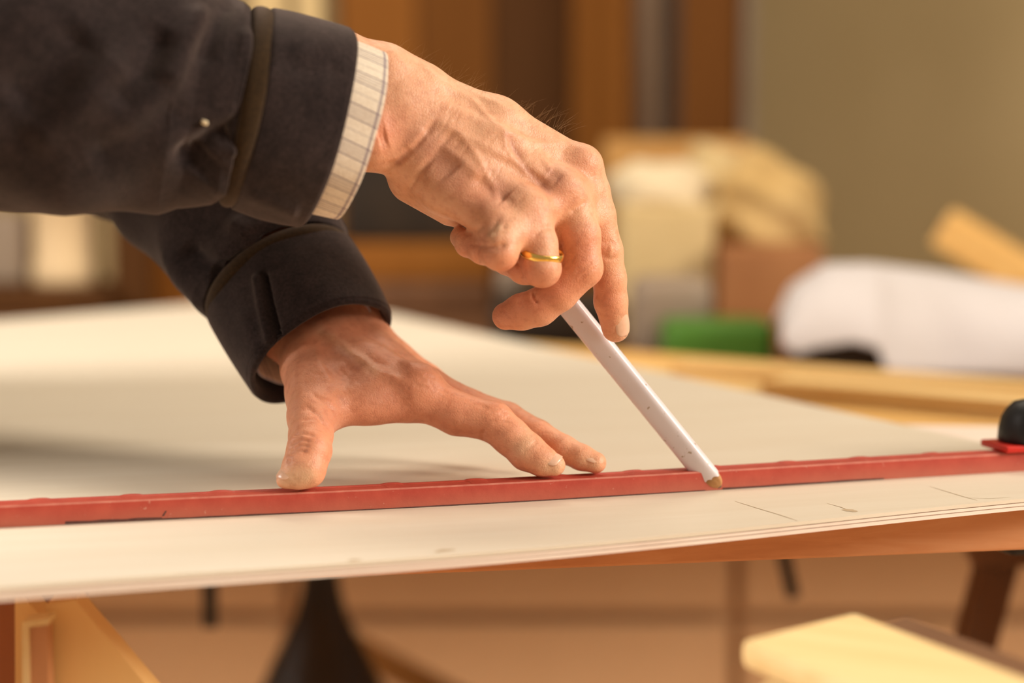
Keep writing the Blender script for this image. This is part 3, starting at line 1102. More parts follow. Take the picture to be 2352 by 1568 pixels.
class Axis:
    def __init__(self, pts, n=24):
        self.c = catmull(pts, n)
        d = np.linalg.norm(np.diff(self.c, axis=0), axis=1)
        self.s = np.concatenate([[0], np.cumsum(d)])
        self.L = self.s[-1]

    def at(self, s):
        s = np.asarray(s)
        f = lambda q: np.stack([np.interp(q, self.s, self.c[:, i]) for i in range(3)], -1)
        ex = np.clip(s - self.L, 0, None)
        c = f(np.clip(s, 0, self.L))
        e = 0.012
        t = f(np.clip(s + e, 0, self.L)) - f(np.clip(s - e, 0, self.L))
        t = t / np.linalg.norm(t, axis=-1, keepdims=True)
        return c + t * ex[..., None], t

    def near(self, p):
        return self.s[np.argmin(np.linalg.norm(self.c - p, axis=1))]


def tube(axis, profile, n_around=160, n_along=None, aspect=1.0, wob=None, closed=False):
    """profile: list of (s along axis, radius); returns verts, quads, uvs (metres along, metres around)"""
    s = np.array([p[0] for p in profile]); r = np.array([p[1] for p in profile])
    if n_along:
        q = np.linspace(0, len(s) - 1, n_along)
        s = np.interp(q, np.arange(len(s)), s); r = np.interp(q, np.arange(len(r)), r)
    c, t = axis.at(s)
    a = np.cross(t, VIEW); a /= np.linalg.norm(a, axis=1)[:, None]
    b = np.cross(t, a)
    th = np.linspace(0, 2 * np.pi, n_around, endpoint=False)
    rr = np.repeat(r[:, None], n_around, 1)
    if wob is not None: rr = rr + wob(s[:, None], th[None, :])
    v = (c[:, None] + a[:, None] * (rr * np.cos(th))[..., None] + b[:, None] * (rr * np.sin(th) * aspect)[..., None])
    uv = np.stack([np.repeat(s[:, None], n_around, 1), th[None] * r[:, None]], -1)
    N = len(s)
    i = np.arange(N - 1)[:, None]; j = np.arange(n_around)[None]
    j2 = (j + 1) % n_around
    F = np.stack([i * n_around + j, i * n_around + j2, (i + 1) * n_around + j2, (i + 1) * n_around + j], -1).reshape(-1, 4)
    v = v.reshape(-1, 3)
    # make the faces point outwards
    ctr = np.repeat(c[:, None], n_around, 1).reshape(-1, 3)
    q = F[len(F) // 2]
    nn = np.cross(v[q[2]] - v[q[0]], v[q[3]] - v[q[1]])
    if nn @ (v[q[0]] - ctr[q[0]]) < 0: F = F[:, ::-1].copy()
    return v, F, uv.reshape(-1, 2)


def rpx(r, D): return r * D / F_PX


def join(parts):
    vs, fs, o = [], [], 0
    for v, F in parts:
        vs.append(v); fs.append(np.asarray(F) + o); o += len(v)
    return np.concatenate(vs), np.concatenate(fs)


SH_R = np.array([-0.66, 1.07, 1.36]); EL_R = np.array([-0.50, 0.985, 1.10])
SH_L = np.array([-0.66, 1.46, 1.36]); EL_L = np.array([-0.46, 1.42, 1.13])

person = empty('person', (-0.90, 1.27, 0.0),
               'person in dark navy fleece jacket marking plywood with both hands', 'person')

rv, rF, rc = right_hand()
lv, lF, lc = left_hand()


def arm_tube(pts):
    ax = Axis([p for p, r in pts], 8)
    s = [ax.near(p) for p, r in pts]
    return tube(ax, [(a, r) for a, (p, r) in zip(s, pts)], 24, 40)[:2]


# bare arms and trunk inside the clothes join the two hands to one body
ar = arm_tube([(P(800, 220, 1.032), .018), (P(640, 190, 1.026), .026), (P(200, 150, 0.99), .036), (EL_R, .042), ((EL_R + SH_R) / 2, .046), (SH_R, .052), ((SH_R + SH_L) / 2, .06)])
al = arm_tube([(P(690, 690, 1.162), .022), (P(620, 590, 1.182), .026), (P(420, 330, 1.22), .036), (EL_L, .042), ((EL_L + SH_L) / 2, .046), (SH_L, .052), ((SH_R + SH_L) / 2, .06)])


def head_and_trunk():
    B = Field((-1.15, 0.95, 0.80), (-0.30, 1.62, 1.86), 0.006)
    neck = np.array([-0.66, 1.265, 1.42]); hd = np.array([-0.545, 1.265, 1.60])
    B.cone(np.array([-0.92, 1.265, 0.95]), np.array([-0.70, 1.265, 1.32]), 0.12, 0.13, 0.03, ((0, 1, 0), 0.8))
    B.cone(neck - np.array([.03, 0, .05]), neck + np.array([.06, 0, .1]), 0.058, 0.055, 0.03)
    B.cone(hd + np.array([-.02, 0, .03]), hd + np.array([-.015, 0, .035]), 0.095, 0.095, 0.02)
    B.cone(hd + np.array([.03, 0, -.05]), hd + np.array([.045, 0, -.065]), 0.056, 0.046, 0.03)
    B.cone(hd + np.array([.075, 0, .02]), hd + np.array([.105, 0, -.02]), 0.010, 0.014, 0.012)       # nose
    for s in (-1, 1):
        B.cone(hd + np.array([-.015, s * .088, .02]), hd + np.array([-.01, s * .092, -.02]), 0.013, 0.010, 0.008)   # ears
        B.cone(hd + np.array([.072, s * .032, .033]), hd + np.array([.066, s * .05, .030]), 0.010, 0.008, 0.012)   # brows
    B.cone(hd + np.array([.083, -.018, -.052]), hd + np.array([.083, .018, -.052]), 0.008, 0.008, 0.008)           # mouth
    return B.mesh(1), hd


(tv, tF), HD = head_and_trunk()
bv, bF = join([(rv, rF), (lv, lF), ar, al, (tv, tF)])
bc = np.zeros((len(bv), 4)); bc[:, 3] = 1
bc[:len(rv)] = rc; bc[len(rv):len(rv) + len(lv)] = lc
body = mk('body', bv, bF, M['skin'], person, colors=bc, label='bare hands with veined skin, the far one reddened for its shade')

# hair on the head
Hf = Field(HD - 0.16, HD + 0.19, 0.006)
Hf.cone(HD + np.array([-.035, 0, .045]), HD + np.array([-.02, 0, .055]), 0.098, 0.094, 0.01)
Hf.cone(HD + np.array([-.07, 0, -.02]), HD + np.array([-.05, 0, .03]), 0.07, 0.08, 0.02)
hv, hF = Hf.mesh(1)
mk('hair', hv, hF, M['hair'], person)

# ---- right sleeve
AX_R = Axis([EL_R, P(-420, 75, 0.962), P(-100, 130, 0.968), P(200, 185, 0.976), P(545, 243, 0.990), P(660, 270, 0.997), P(752, 292, 1.003), P(850, 322, 1.010)])
s_pip = AX_R.near(P(548, 243, 0.990)); s_rim = AX_R.near(P(752, 292, 1.003)); s_sh = AX_R.near(P(828, 314, 1.008))
R_ = lambda r: rpx(r, 0.995)


def wobR(s, th):
    return (0.0022 * np.sin(3 * th + s * 34) * np.sin(s * 55) + 0.0016 * np.sin(5 * th - s * 60)
            + 0.0012 * np.sin(2 * th + s * 90)) * np.clip((s_pip - s) / 0.03, 0, 1)


slR = tube(AX_R, [(0, R_(350)), (AX_R.near(P(-100, 130, .968)), R_(338)), (AX_R.near(P(200, 185, .976)), R_(312)),
                  (AX_R.near(P(400, 218, .983)), R_(268)), (s_pip - 0.022, R_(246)), (s_pip - 0.012, R_(240)), (s_pip - 0.005, R_(233)),
                  (s_pip - 0.002, R_(224)), (s_pip - 0.002, R_(214))], 220, 240, 0.92, wobR)
svR = sculpt(slR[0], slR[1], [
    ([(430, 360), (490, 310), (575, 288)], 24, -0.007, True), ([(445, 400), (480, 350)], 36, -0.004),
    ([(520, 335), (545, 350), (530, 410), (495, 455)], 24, 0.004),
    ([(380, 60), (330, 150), (250, 240)], 40, -0.006), ([(470, 10), (420, 110), (380, 200)], 30, 0.005),
    ([(535, -20), (510, 40), (470, 120)], 26, -0.004, True), ([(200, 60), (120, 160), (20, 240)], 55, -0.006),
    ([(300, 130), (200, 230), (60, 330)], 45, 0.005), ([(430, 230), (330, 320), (200, 370)], 38, -0.004),
    ([(560, 60), (572, 150), (570, 260)], 18, 0.003),
])

# ---- left sleeve
AX_L = Axis([EL_L, P(180, 170, 1.300), P(340, 270, 1.252), P(480, 400, 1.208), P(575, 535, 1.176), P(640, 640, 1.158), P(738, 812, 1.131), P(780, 885, 1.120)])
l_pip = AX_L.near(P(640, 640, 1.158)); l_rim = AX_L.near(P(738, 812, 1.131))
L_ = lambda r: rpx(r, 1.14)


def wobL(s, th):
    return (0.0024 * np.sin(3 * th + s * 40) * np.sin(s * 60) + 0.0018 * np.sin(4 * th - s * 75)) * np.clip((l_pip - s) / 0.03, 0, 1)


slL = tube(AX_L, [(0, L_(300)), (AX_L.near(P(340, 270, 1.252)), L_(278)), (AX_L.near(P(480, 400, 1.208)), L_(244)),
                  (AX_L.near(P(575, 535, 1.176)), L_(214)), (l_pip - 0.020, L_(200)), (l_pip - 0.008, L_(196)),
                  (l_pip - 0.002, L_(188)), (l_pip - 0.002, L_(176))], 180, 200, 0.95, wobL)
svL = sculpt(slL[0], slL[1], [
    ([(420, 560), (480, 620), (560, 650)], 26, -0.006), ([(520, 500), (600, 560), (640, 580)], 24, 0.004),
    ([(330, 540), (400, 620), (470, 720)], 24, 0.003), ([(560, 540), (640, 545), (740, 520)], 18, -0.004)])

# ---- jacket trunk
Tk = Field((-1.25, 0.90, 0.72), (-0.35, 1.66, 1.56), 0.007)
Tk.cone(np.array([-0.94, 1.265, 0.90]), np.array([-0.70, 1.265, 1.33]), 0.145, 0.155, 0.04, ((0, 1, 0), 0.78))
Tk.cone(np.array([-0.68, 1.265, 1.40]), np.array([-0.65, 1.265, 1.44]), 0.095, 0.075, 0.03)
for sh, el, r1 in ((SH_R, EL_R, R_(350)), (SH_L, EL_L, L_(300))):
    Tk.cone(sh, el, 0.092, r1 * 1.0, 0.04)
kv, kF = Tk.mesh(2)
jv, jF = join([(svR, slR[1]), (svL, slL[1]), (kv, kF)])
jacket = mk('jacket', jv, jF, M['fleece'], person, label='dark navy fleece jacket with piped cuffs')


def cuff(axis, s0, s1, r0, r1, name, lab, strokes, aspect, n=200, wob=None):
    th = 0.0034
    prof = [(s0 - 0.001, r0 - 0.006), (s0, r0 - 0.002), (s0 + 0.002, r0)]
    for i in range(1, 16):
        t = i / 16
        prof.append((s0 + (s1 - s0) * t, r0 + (r1 - r0) * t + 0.0012 * math.sin(math.pi * t)))
    prof += [(s1 - 0.003, r1), (s1 - 0.0008, r1 - 0.0008), (s1, r1 - 0.0022), (s1 - 0.0008, r1 - th - 0.0006), (s1 - 0.004, r1 - th - 0.0014), (s1 - 0.035, r1 - th - 0.002)]
    v, F, uv = tube(axis, prof, n, 130, aspect, wob)
    v = sculpt(v, F, strokes)
    return mk(name, v, F, M['fleece'], jacket, label=lab)


def wobC(s, th):
    return 0.0010 * np.sin(2 * th + 1.0) + 0.0008 * np.sin(5 * th + s * 40)


cuff(AX_R, s_pip + 0.006, s_rim, R_(230), R_(233), 'cuff', 'wide fleece cuff of the near sleeve',
     [([(640, 130), (700, 160), (790, 150)], 30, -0.0015), ([(560, 440), (640, 470), (690, 490)], 18, 0.002)], 0.92, wob=wobC)
cuff(AX_L, l_pip + 0.004, l_rim, L_(188), L_(180), 'cuff', 'fleece cuff of the far sleeve',
     [([(606, 630), (618, 690), (640, 775)], 7, -0.006, True), ([(590, 640), (600, 700), (620, 780)], 10, 0.003, True),
      ([(560, 700), (580, 780), (610, 860)], 30, 0.002)], 0.95, wob=wobC)
for ax, s0, r, nm in ((AX_R, s_pip, R_(226), 'near'), (AX_L, l_pip, L_(185), 'far')):
    prof = [(s0 + 0.0035 + 0.0045 * math.cos(a), r - 0.0015 + 0.0030 * math.sin(a)) for a in np.linspace(math.pi, 0, 12)]
    prof = [(s0 - 0.002, r - 0.010)] + prof + [(s0 + 0.009, r - 0.010)]
    v, F, uv = tube(ax, prof, 160, None, 0.92 if nm == 'near' else 0.95)
    mk('cuff_piping', v, F, M['piping'], jacket, label='olive-brown piping around the %s cuff' % nm)

# ---- shirt cuffs
def shirt_cuff(axis, s0, s1, r0, r1, aspect, lab):
    prof = [(s0, r0)]
    for i in range(1, 9):
        prof.append((s0 + (s1 - s0) * i / 9, r0 + (r1 - r0) * i / 9))
    prof += [(s1 - 0.0006, r1), (s1, r1 - 0.0006), (s1 - 0.0004, r1 - 0.0014), (s1 - 0.02, r1 - 0.002)]
    v, F, uv = tube(axis, prof, 180, 60, aspect, lambda s, th: 0.0008 * np.sin(3 * th + 0.5) + 0.0006 * np.sin(7 * th))
    return mk('shirt_cuff', v, F, M['plaid'], person, uvs=uv, label=lab)


shirt_cuff(AX_R, s_rim - 0.03, s_sh, R_(216), R_(200), 0.88, 'cream and grey plaid shirt cuff at the near wrist')
shirt_cuff(AX_L, l_rim - 0.03, l_rim - 0.0065, L_(150), L_(146), 0.95, 'cream plaid shirt cuff inside the far sleeve')

# ---- trousers and shoes (below the frame, they carry the figure)
Tr = Field((-1.25, 0.95, -0.01), (-0.60, 1.60, 1.05), 0.010)
for s in (-1, 1):
    hip = np.array([-0.94, 1.265 + s * 0.085, 0.90]); kn = np.array([-0.88, 1.265 + s * 0.10, 0.50]); an = np.array([-0.93, 1.265 + s * 0.11, 0.09])
    Tr.cone(hip, kn, 0.10, 0.07, 0.03); Tr.cone(kn, an, 0.07, 0.055, 0.03)
trv, trF = Tr.mesh(1)
mk('trousers', trv, trF, M['trousers'], person)
for s in (-1, 1):
    Sf = Field((-1.06, 1.265 + s * .11 - .08, -0.02), (-0.68, 1.265 + s * .11 + .08, 0.16), 0.006)
    y = 1.265 + s * 0.11
    Sf.cone(np.array([-0.96, y, 0.045]), np.array([-0.78, y, 0.036]), 0.045, 0.036, 0.02)
    Sf.cone(np.array([-0.94, y, 0.06]), np.array([-0.93, y, 0.10]), 0.045, 0.05, 0.02)
    v, F = Sf.mesh(1)
    v[:, 2] = np.maximum(v[:, 2], 0.0)
    mk('shoe', v, F, M['black'], person)

# ---- fingernails: thin curved plates
def nail(center, along, normal, length, width, curve=0.5, name='fingernail'):
    x = along / np.linalg.norm(along)
    z = normal - x * (normal @ x); z /= np.linalg.norm(z)
    y = np.cross(z, x)
    N, K = 14, 12
    v = []
    for layer in (0, 1):
        for i in range(N):
            u = -1 + 2 * i / (N - 1)
            for j in range(K):
                w = -1 + 2 * j / (K - 1)
                # rounded outline
                lim = math.sqrt(max(0.0, 1 - abs(u) ** 4)) * 0.92 + 0.08
                ww = w * lim
                h = -curve * width * 0.5 * ww * ww - 0.10 * length * max(0, u) ** 2
                p = center + x * (u * length / 2) + y * (ww * width / 2) + z * (h - layer * 0.0007)
                v.append(p)
    f = []
    o = N * K
    for i in range(N - 1):
        for j in range(K - 1):
            q = [i * K + j, (i + 1) * K + j, (i + 1) * K + j + 1, i * K + j + 1]
            f.append(q); f.append([t + o for t in q[::-1]])
    for i in range(N - 1):
        f.append([i * K, i * K + o, (i + 1) * K + o, (i + 1) * K])
        f.append([i * K + K - 1, (i + 1) * K + K - 1, (i + 1) * K + K - 1 + o, i * K + K - 1 + o])
    for j in range(K - 1):
        f.append([j, j + 1, j + 1 + o, j + o])
        f.append([(N - 1) * K + j, (N - 1) * K + j + o, (N - 1) * K + j + 1 + o, (N - 1) * K + j + 1])
    return mk(name, np.array(v), f, M['nail'], body)


def nail_at(a, b, ra, rb, t, nrm, length, width, lift=0.0002):
    p = a + (b - a) * t
    r = ra + (rb - ra) * t
    x = (b - a) / np.linalg.norm(b - a)
    n = nrm - x * (nrm @ x); n /= np.linalg.norm(n)
    nail(p + n * (r + lift), x, n, length, width)


def jj(*a): return J(*a)


ia, ib = jj(1403, 692, 1.067, 38), jj(1414, 754, 1.073, 32)
nail_at(ia[0], ib[0], ia[1], ib[1], 0.78, -VIEW * 0.72 + RGT * 0.70 + UPV * .1, 0.0140, 0.0115, 0.0005)
ia, ib = jj(1245, 1058, 1.075, 35), jj(1274, 1068, 1.073, 25)
nail_at(ia[0], ib[0], ia[1], ib[1], 0.45, -VIEW * 0.45 + UPV * 0.9, 0.0150, 0.0125, -0.0004)
ia, ib = jj(1335, 1050, 1.087, 29), jj(1368, 1062, 1.085, 25)
nail_at(ia[0], ib[0], ia[1], ib[1], 0.45, -VIEW * 0.40 + UPV * 0.92, 0.0150, 0.0120, -0.0003)

ia, ib = jj(690, 1068, 1.035, 41), jj(654, 1102, 1.032, 20)
nail_at(ia[0], ib[0], ia[1], ib[1], 0.62, -RGT * 0.85 - VIEW * 0.50 + UPV * 0.1, 0.0135, 0.0120, -0.0006)

# ---- ring
def ring():
    c = P(1245, 583, 1.0222)
    ax = -0.95 * UPV - 0.16 * RGT + 0.30 * VIEW
    ax /= np.linalg.norm(ax)
    a = np.cross(ax, VIEW); a /= np.linalg.norm(a); b = np.cross(ax, a)
    ax = ax + 0.0 * a
    R, r = rpx(48, 1.022), 0.0011
    v, f = [], []
    N, K = 72, 12
    for i in range(N):
        th = 2 * math.pi * i / N
        e = a * math.cos(th) + b * math.sin(th)
        cc = c + e * R + ax * 0.0
        for j in range(K):
            ph = 2 * math.pi * j / K
            v.append(cc + e * (math.cos(ph) * r * 0.75) + ax * (math.sin(ph) * r * 1.9))
    for i in range(N):
        for j in range(K):
            f.append([i * K + j, ((i + 1) % N) * K + j, ((i + 1) % N) * K + (j + 1) % K, i * K + (j + 1) % K])
    mk('ring', np.array(v), f, M['gold'], person, label='plain gold wedding band')


ring()

# ---- fine hairs along the wrist
def arm_hair():
    v, f = [], []
    for i in range(130):
        t = random.random()
        px = 900 + 400 * t
        py = np.interp(px, [900, 960, 1050, 1290, 1300], [112, 142, 187, 292, 298]) + random.uniform(2, 22)
        D = 1.036 + 0.014 * t + random.uniform(-0.006, 0.006)
        a = P(px, py, D)
        L = random.uniform(0.006, 0.015)
        d = UPV * random.uniform(0.5, 1.0) + RGT * random.uniform(0.1, 1.2) - VIEW * random.uniform(-0.3, 0.5)
        d /= np.linalg.norm(d)
        curl = RGT * random.uniform(-.2, .5) - UPV * random.uniform(0, .5)
        pts = [a + d * (L * q) + curl * (L * q * q * 0.5) for q in (0, .33, .66, 1)]
        side = np.cross(d, VIEW); side /= np.linalg.norm(side); up2 = np.cross(side, d)
        o = len(v)
        for q, p in enumerate(pts):
            w = 0.000045 * (1 - q / 4.2)
            for ang in (0, 2.094, 4.189):
                v.append(p + side * (w * math.cos(ang)) + up2 * (w * math.sin(ang)))
        for q in range(3):
            for j in range(3):
                f.append([o + q * 3 + j, o + q * 3 + (j + 1) % 3, o + q * 3 + 3 + (j + 1) % 3, o + q * 3 + 3 + j])
    mk('arm_hair', np.array(v), f, M['armhair'], person, kind='stuff', label='fine fair hairs on the wrist')


arm_hair()

# ---- bit of sawdust on the near sleeve
sm = None
px_, py_, D_ = project(svR)
nR = normals(svR, slR[1])
front = ((CAM - svR) * nR).sum(1) > 0
dd = np.hypot(px_ - 468, py_ - 280) + np.where(front, 0, 1e6)
ic = int(np.argmin(dd))
vs, fs = boxg((0.0034, 0.0030, 0.0022), 0.0009, 2)
mk('sawdust_chip', place(vs, svR[ic] + nR[ic] * 0.0009, (0.4, 0.3, 0.5)), fs, M['palebox'],
   label='tiny pale sawdust crumb stuck on the near sleeve', cat='wood chip')

# ------------------------------------------------------------------ carpenter's pencil
def pencil():
    tip = on_sheet(1649, 1123, 0.0003)
    top = P(1222, 598, 1.0835)
    d = (top - tip) / np.linalg.norm(top - tip)
    L = float(np.linalg.norm(top - tip))
    w = np.cross(d, VIEW); w /= np.linalg.norm(w)      # across, in view
    if w[0] < 0: w = -w
    n = np.cross(w, d)                                  # thickness direction
    if n @ VIEW > 0: n = -n
    q = math.radians(20)                                # the flat side turns a little to the light
    w, n = w * math.cos(q) + n * math.sin(q), n * math.cos(q) - w * math.sin(q)
    root = empty('carpenter_pencil', tip, 'flat white carpenter pencil held by the hand with the ring', 'pencil')
    HW, HT = 0.0064, 0.0040
    sect = []
    for i in range(48):
        a = 2 * math.pi * i / 48
        ca, sa = math.cos(a), math.sin(a)
        e = 2.0 / 3.4
        sect.append((HW * abs(ca) ** e * (1 if ca > 0 else -1), HT * abs(sa) ** e * (1 if sa > 0 else -1)))

    def loft(rings):
        v, f = [], []
        m = len(sect)
        for r_ in rings: v += r_
        for i in range(len(rings) - 1):
            for j in range(m):
                j2 = (j + 1) % m
                f.append([i * m + j, i * m + j2, (i + 1) * m + j2, (i + 1) * m + j])
        f.append(list(range(m))[::-1]); f.append([(len(rings) - 1) * m + j for j in range(m)])
        return np.array(v), f

    def cut(x, y):
        """distance from the tip at which the knife cut meets the lacquer on this side of the pencil"""
        return 0.0082 - 0.0012 * (x / HW) + 0.0007 * math.cos(7 * math.atan2(y, x) + 0.6)
    rings = [[tip + d * (cut(x, y) - 0.0002) + w * x * .96 + n * y * .96 for x, y in sect],
             [tip + d * (cut(x, y) + 0.0006) + w * x + n * y for x, y in sect]]
    for t in np.linspace(0.016, L - 0.001, 10): rings.append([tip + d * t + w * x + n * y for x, y in sect])
    rings.append([tip + d * L + w * x * .93 + n * y * .93 for x, y in sect])
    v, f = loft(rings)
    mk('pencil_body', v, f, M['pencil'], root)
    rings = []
    for t, k in ((0, .30), (.1, .45), (.3, .64), (.6, .82), (1.0, .955)):
        rings.append([tip + d * (0.0008 + (cut(x, y) - 0.0008) * t) + w * (0.0014 * (1 - t) + x * k) + n * y * k for x, y in sect])
    v, f = loft(rings)
    mk('wood_point', v, f, M['pencilwood'], root, label='bare cut wood at the point')
    rings = []
    for z, k in ((0.0, .16), (0.0004, .26), (0.0016, .30)):
        rings.append([tip + d * z + w * (0.0014 + x * k) + n * y * k for x, y in sect])
    v, f = loft(rings)
    mk('lead', v, f, M['graphite'], root)


pencil()

# ------------------------------------------------------------------ clamp at the end of the rule
def clamp():
    t = rx(2312)
    c = RUL_A + EU * (t + 0.020) + EV * 0.008
    zt = BOARD_Z + float(sag(c)) + RH + 0.0006
    root = empty('clamp', (c[0], c[1], zt), 'black and red clamp gripping the far end of the straightedge', 'clamp')
    R3 = np.stack([EU, EV, np.array([0, 0, 1.0])], 1)

    def bx(name, ce, size, mat, bev, rot=(0, 0, 0)):
        vs, fs = boxg(size, bev, 3)
        vs = place(vs, (0, 0, 0), rot)
        vs = (vs + np.array(ce)) @ R3.T + np.array([c[0], c[1], zt])
        return mk(name, vs, fs, mat, root)
    bx('jaw_pad', (0.004, 0.004, 0.0020), (0.052, 0.030, 0.0040), M['redpaint'], 0.0012)
    v, f = lathe([(0.0, 0.004), (0.0195, 0.004), (0.0205, 0.0055), (0.0200, 0.012), (0.0186, 0.018), (0.0162, 0.0225), (0.0120, 0.027), (0.0, 0.030)], 40, False)
    v = (v + np.array([0.004, 0.004, 0])) @ R3.T + np.array([c[0], c[1], zt])
    mk('swivel_knob', v, f, M['black'], root)
    bx('jaw_arm', (0.080, 0.004, 0.036), (0.120, 0.022, 0.022), M['black'], 0.005, (0, 0, 0))
    bx('bar', (0.135, 0.004, -0.03), (0.022, 0.007, 0.20), M['steel'], 0.001)
    bx('lower_jaw', (0.060, 0.004, -0.052), (0.150, 0.022, 0.020), M['black'], 0.005)


clamp()

# ------------------------------------------------------------------ things under the sheet
def board(name, a, b, w, t, mat, label=None, cat=None, parent=None, zh=(0, 0, 1), bevel=0.003, group=None, kind=None):
    vs, fs = beam(a, b, w, t, bevel, zh)
    return mk(name, vs, fs, mat, parent, smooth=False, label=label, cat=cat, group=group, kind=kind)


# trestle at the left, its boards showing below the sheet
d0 = Pz(60, 1376, BOARD_Z - 0.02)
root_t = empty('trestle', (d0[0], d0[1] + 0.3, 0), 'golden pine trestle below the near left end of the plywood', 'trestle')


def prism(name, poly, D, depth, mat, parent, bevel=0.0):
    """a board cut to an outline, standing upright at distance D and depth thick"""
    front = [P(x, y, D) for x, y in poly]
    back = [p + np.array([0.0, depth, 0.0]) for p in front]
    n = len(poly)
    v = np.array(front + back)
    f = [list(range(n))[::-1], [n + i for i in range(n)]]
    for i in range(n):
        j = (i + 1) % n
        f.append([i, j, n + j, n + i])
    return mk(name, v, f, mat, parent, smooth=False)


prism('gusset_board', [(106, 1388), (172, 1378), (520, 1790), (520, 1900), (106, 1900)], 0.955, 0.018, M['trestle'], root_t)
prism('cleat', [(66, 1440), (108, 1434), (118, 1900), (72, 1900)], 0.938, 0.012, M['cleat'], root_t)
prism('cleat_edging', [(50, 1428), (112, 1420), (113, 1434), (66, 1440), (72, 1900), (56, 1900)], 0.936, 0.014, M['yellow'], root_t)
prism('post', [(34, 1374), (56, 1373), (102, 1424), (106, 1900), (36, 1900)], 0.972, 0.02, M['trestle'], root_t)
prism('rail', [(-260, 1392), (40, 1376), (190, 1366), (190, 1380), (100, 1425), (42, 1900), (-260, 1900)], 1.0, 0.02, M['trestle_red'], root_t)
# legs to the floor
g = P(300, 1880, 0.955)
for (px, dx) in ((70, -0.10), (480, 0.10)):
    p = P(px, 1860, 0.975)
    board('leg', p, np.array([p[0] + dx, p[1], 0.0]), 0.05, 0.03, M['trestle'], parent=root_t, zh=(0, 1, 0))
pb = P(0, 1376, 1.0)
board('top_rail', np.array([pb[0] - .02, pb[1] + .02, BOARD_Z - THICK - 0.028]), np.array([pb[0] - 0.30, pb[1] + 0.78, BOARD_Z - THICK - 0.028]), 0.045, 0.044, M['trestle'], parent=root_t)
q = np.array([pb[0] - 0.30, pb[1] + 0.76, BOARD_Z - THICK - 0.05])
for dx in (-0.14, 0.10):
    board('leg', q, np.array([q[0] + dx, q[1], 0.0]), 0.05, 0.03, M['trestle'], parent=root_t, zh=(0, 1, 0))

# dark trestle at the right
p0 = P(2300, 1250, 1.60); p1 = P(2205, 1600, 1.60)
d = p1 - p0
foot = p0 + d * (-p0[2] / d[2])
tr2 = empty('sawhorse', (foot[0], foot[1], 0), 'dark brown sawhorse standing behind the yellow planks at right', 'sawhorse')
board('leg', p0 + d * -0.1, foot, 0.030, 0.028, M['dark_brown'], parent=tr2, zh=(0, 1, 0))
top0 = p0 - d * 0.10
board('top_rail', top0 + np.array([-.03, 0, .0]), top0 + np.array([0.45, -0.05, 0.0]), 0.05, 0.05, M['dark_brown'], parent=tr2)
p2 = top0 + np.array([0.42, -0.05, 0])
board('leg', p2, np.array([p2[0] + 0.12, p2[1], 0.0]), 0.04, 0.03, M['dark_brown'], parent=tr2, zh=(0, 1, 0))

# ------------------------------------------------------------------ boards lying beyond the sheet
GZ = BOARD_Z - 0.024


def slab(name, poly, z_top, t, mat, parent=None, label=None, cat=None, group=None, bevel=0.0):
    """flat board with an outline given by ground points"""
    bm = bmesh.new()
    vs_ = [bm.verts.new((p[0], p[1], z_top)) for p in poly]
    fc = bm.faces.new(vs_)
    bm.normal_update()
    if fc.normal.z < 0: bmesh.ops.reverse_faces(bm, faces=[fc])
    r = bmesh.ops.extrude_face_region(bm, geom=[fc])
    bmesh.ops.translate(bm, vec=(0, 0, -t), verts=[e for e in r['geom'] if isinstance(e, bmesh.types.BMVert)])
    bmesh.ops.recalc_face_normals(bm, faces=bm.faces[:])
    if bevel: bmesh.ops.bevel(bm, geom=bm.edges[:], offset=bevel, segments=2, profile=0.6, affect='EDGES')
    v, f = bm_out(bm)
    return mk(name, v, f, mat, parent, smooth=False, label=label, cat=cat, group=group)


# bench of pine planks behind the right edge of the sheet
e0 = Pz(1180, 784, GZ); e1 = Pz(2352, 872, GZ)
bd = (e1 - e0) / np.linalg.norm(e1 - e0)
bn = np.array([bd[1], -bd[0], 0.0])          # towards the camera
if bn[1] > 0: bn = -bn
bench = empty('pine_bench', (*(e0 + bd * 0.5)[:2], 0), 'golden pine plank bench standing behind the plywood sheet', 'bench')
pw = 0.118
for i, send in enumerate((1.30, 1.10, 0.86, 0.58)):
    a = e0 + bn * (pw * i + pw / 2) - bd * 0.07; b = e0 + bn * (pw * i + pw / 2) + bd * send
    a[2] = b[2] = GZ - 0.011 + [0.0, 0.003, -0.002, 0.001][i]
    board('plank', a, b, pw - 0.004, 0.022, [M['golden'], M['golden_b'], M['golden'], M['golden_b']][i], parent=bench)
for (sx_, q) in ((0.72, 0.06), (0.72, 0.28), (1.2, 0.06), (0.98, 0.18)):
    p = e0 + bd * sx_ + bn * q
    board('leg', np.array([p[0], p[1], GZ - 0.026]), np.array([p[0], p[1], 0.0]), 0.05, 0.05, M['dark_brown'], parent=bench, zh=(0, 1, 0))

# pale offcut on the bench beside the clamp
zo = GZ + 0.0135
slab('plywood_offcut', [Pz(2010, 974, zo), Pz(2520, 982, zo), Pz(2520, 1050, zo), Pz(2330, 1055, zo)], zo, 0.008, M['ply_edge'],
     label='pale plywood offcut lying on the pine bench behind the clamp', cat='plywood offcut')
# narrow strips lying on the planks
for k, (pa, pb_, w, col) in enumerate((((1560, 842), (2420, 900), 0.035, 'golden_b'), ((1780, 880), (2480, 938), 0.05, 'golden_b'))):
    za = GZ + 0.008
    a = Pz(*pa, za); b = Pz(*pb_, za); a[2] = b[2] = za
    board('pine_strip', a, b, w, 0.010, M[col],
          label=('narrow pine strip lying on the bench, the farther of two' if k == 0 else 'wider pine strip lying on the bench, nearer the offcut'),
          cat='wood strip')

# ------------------------------------------------------------------ back workbench and the clutter on it
BZ2 = 0.735


def grounded(px, py_base, z):
    return Pz(px, py_base, z)


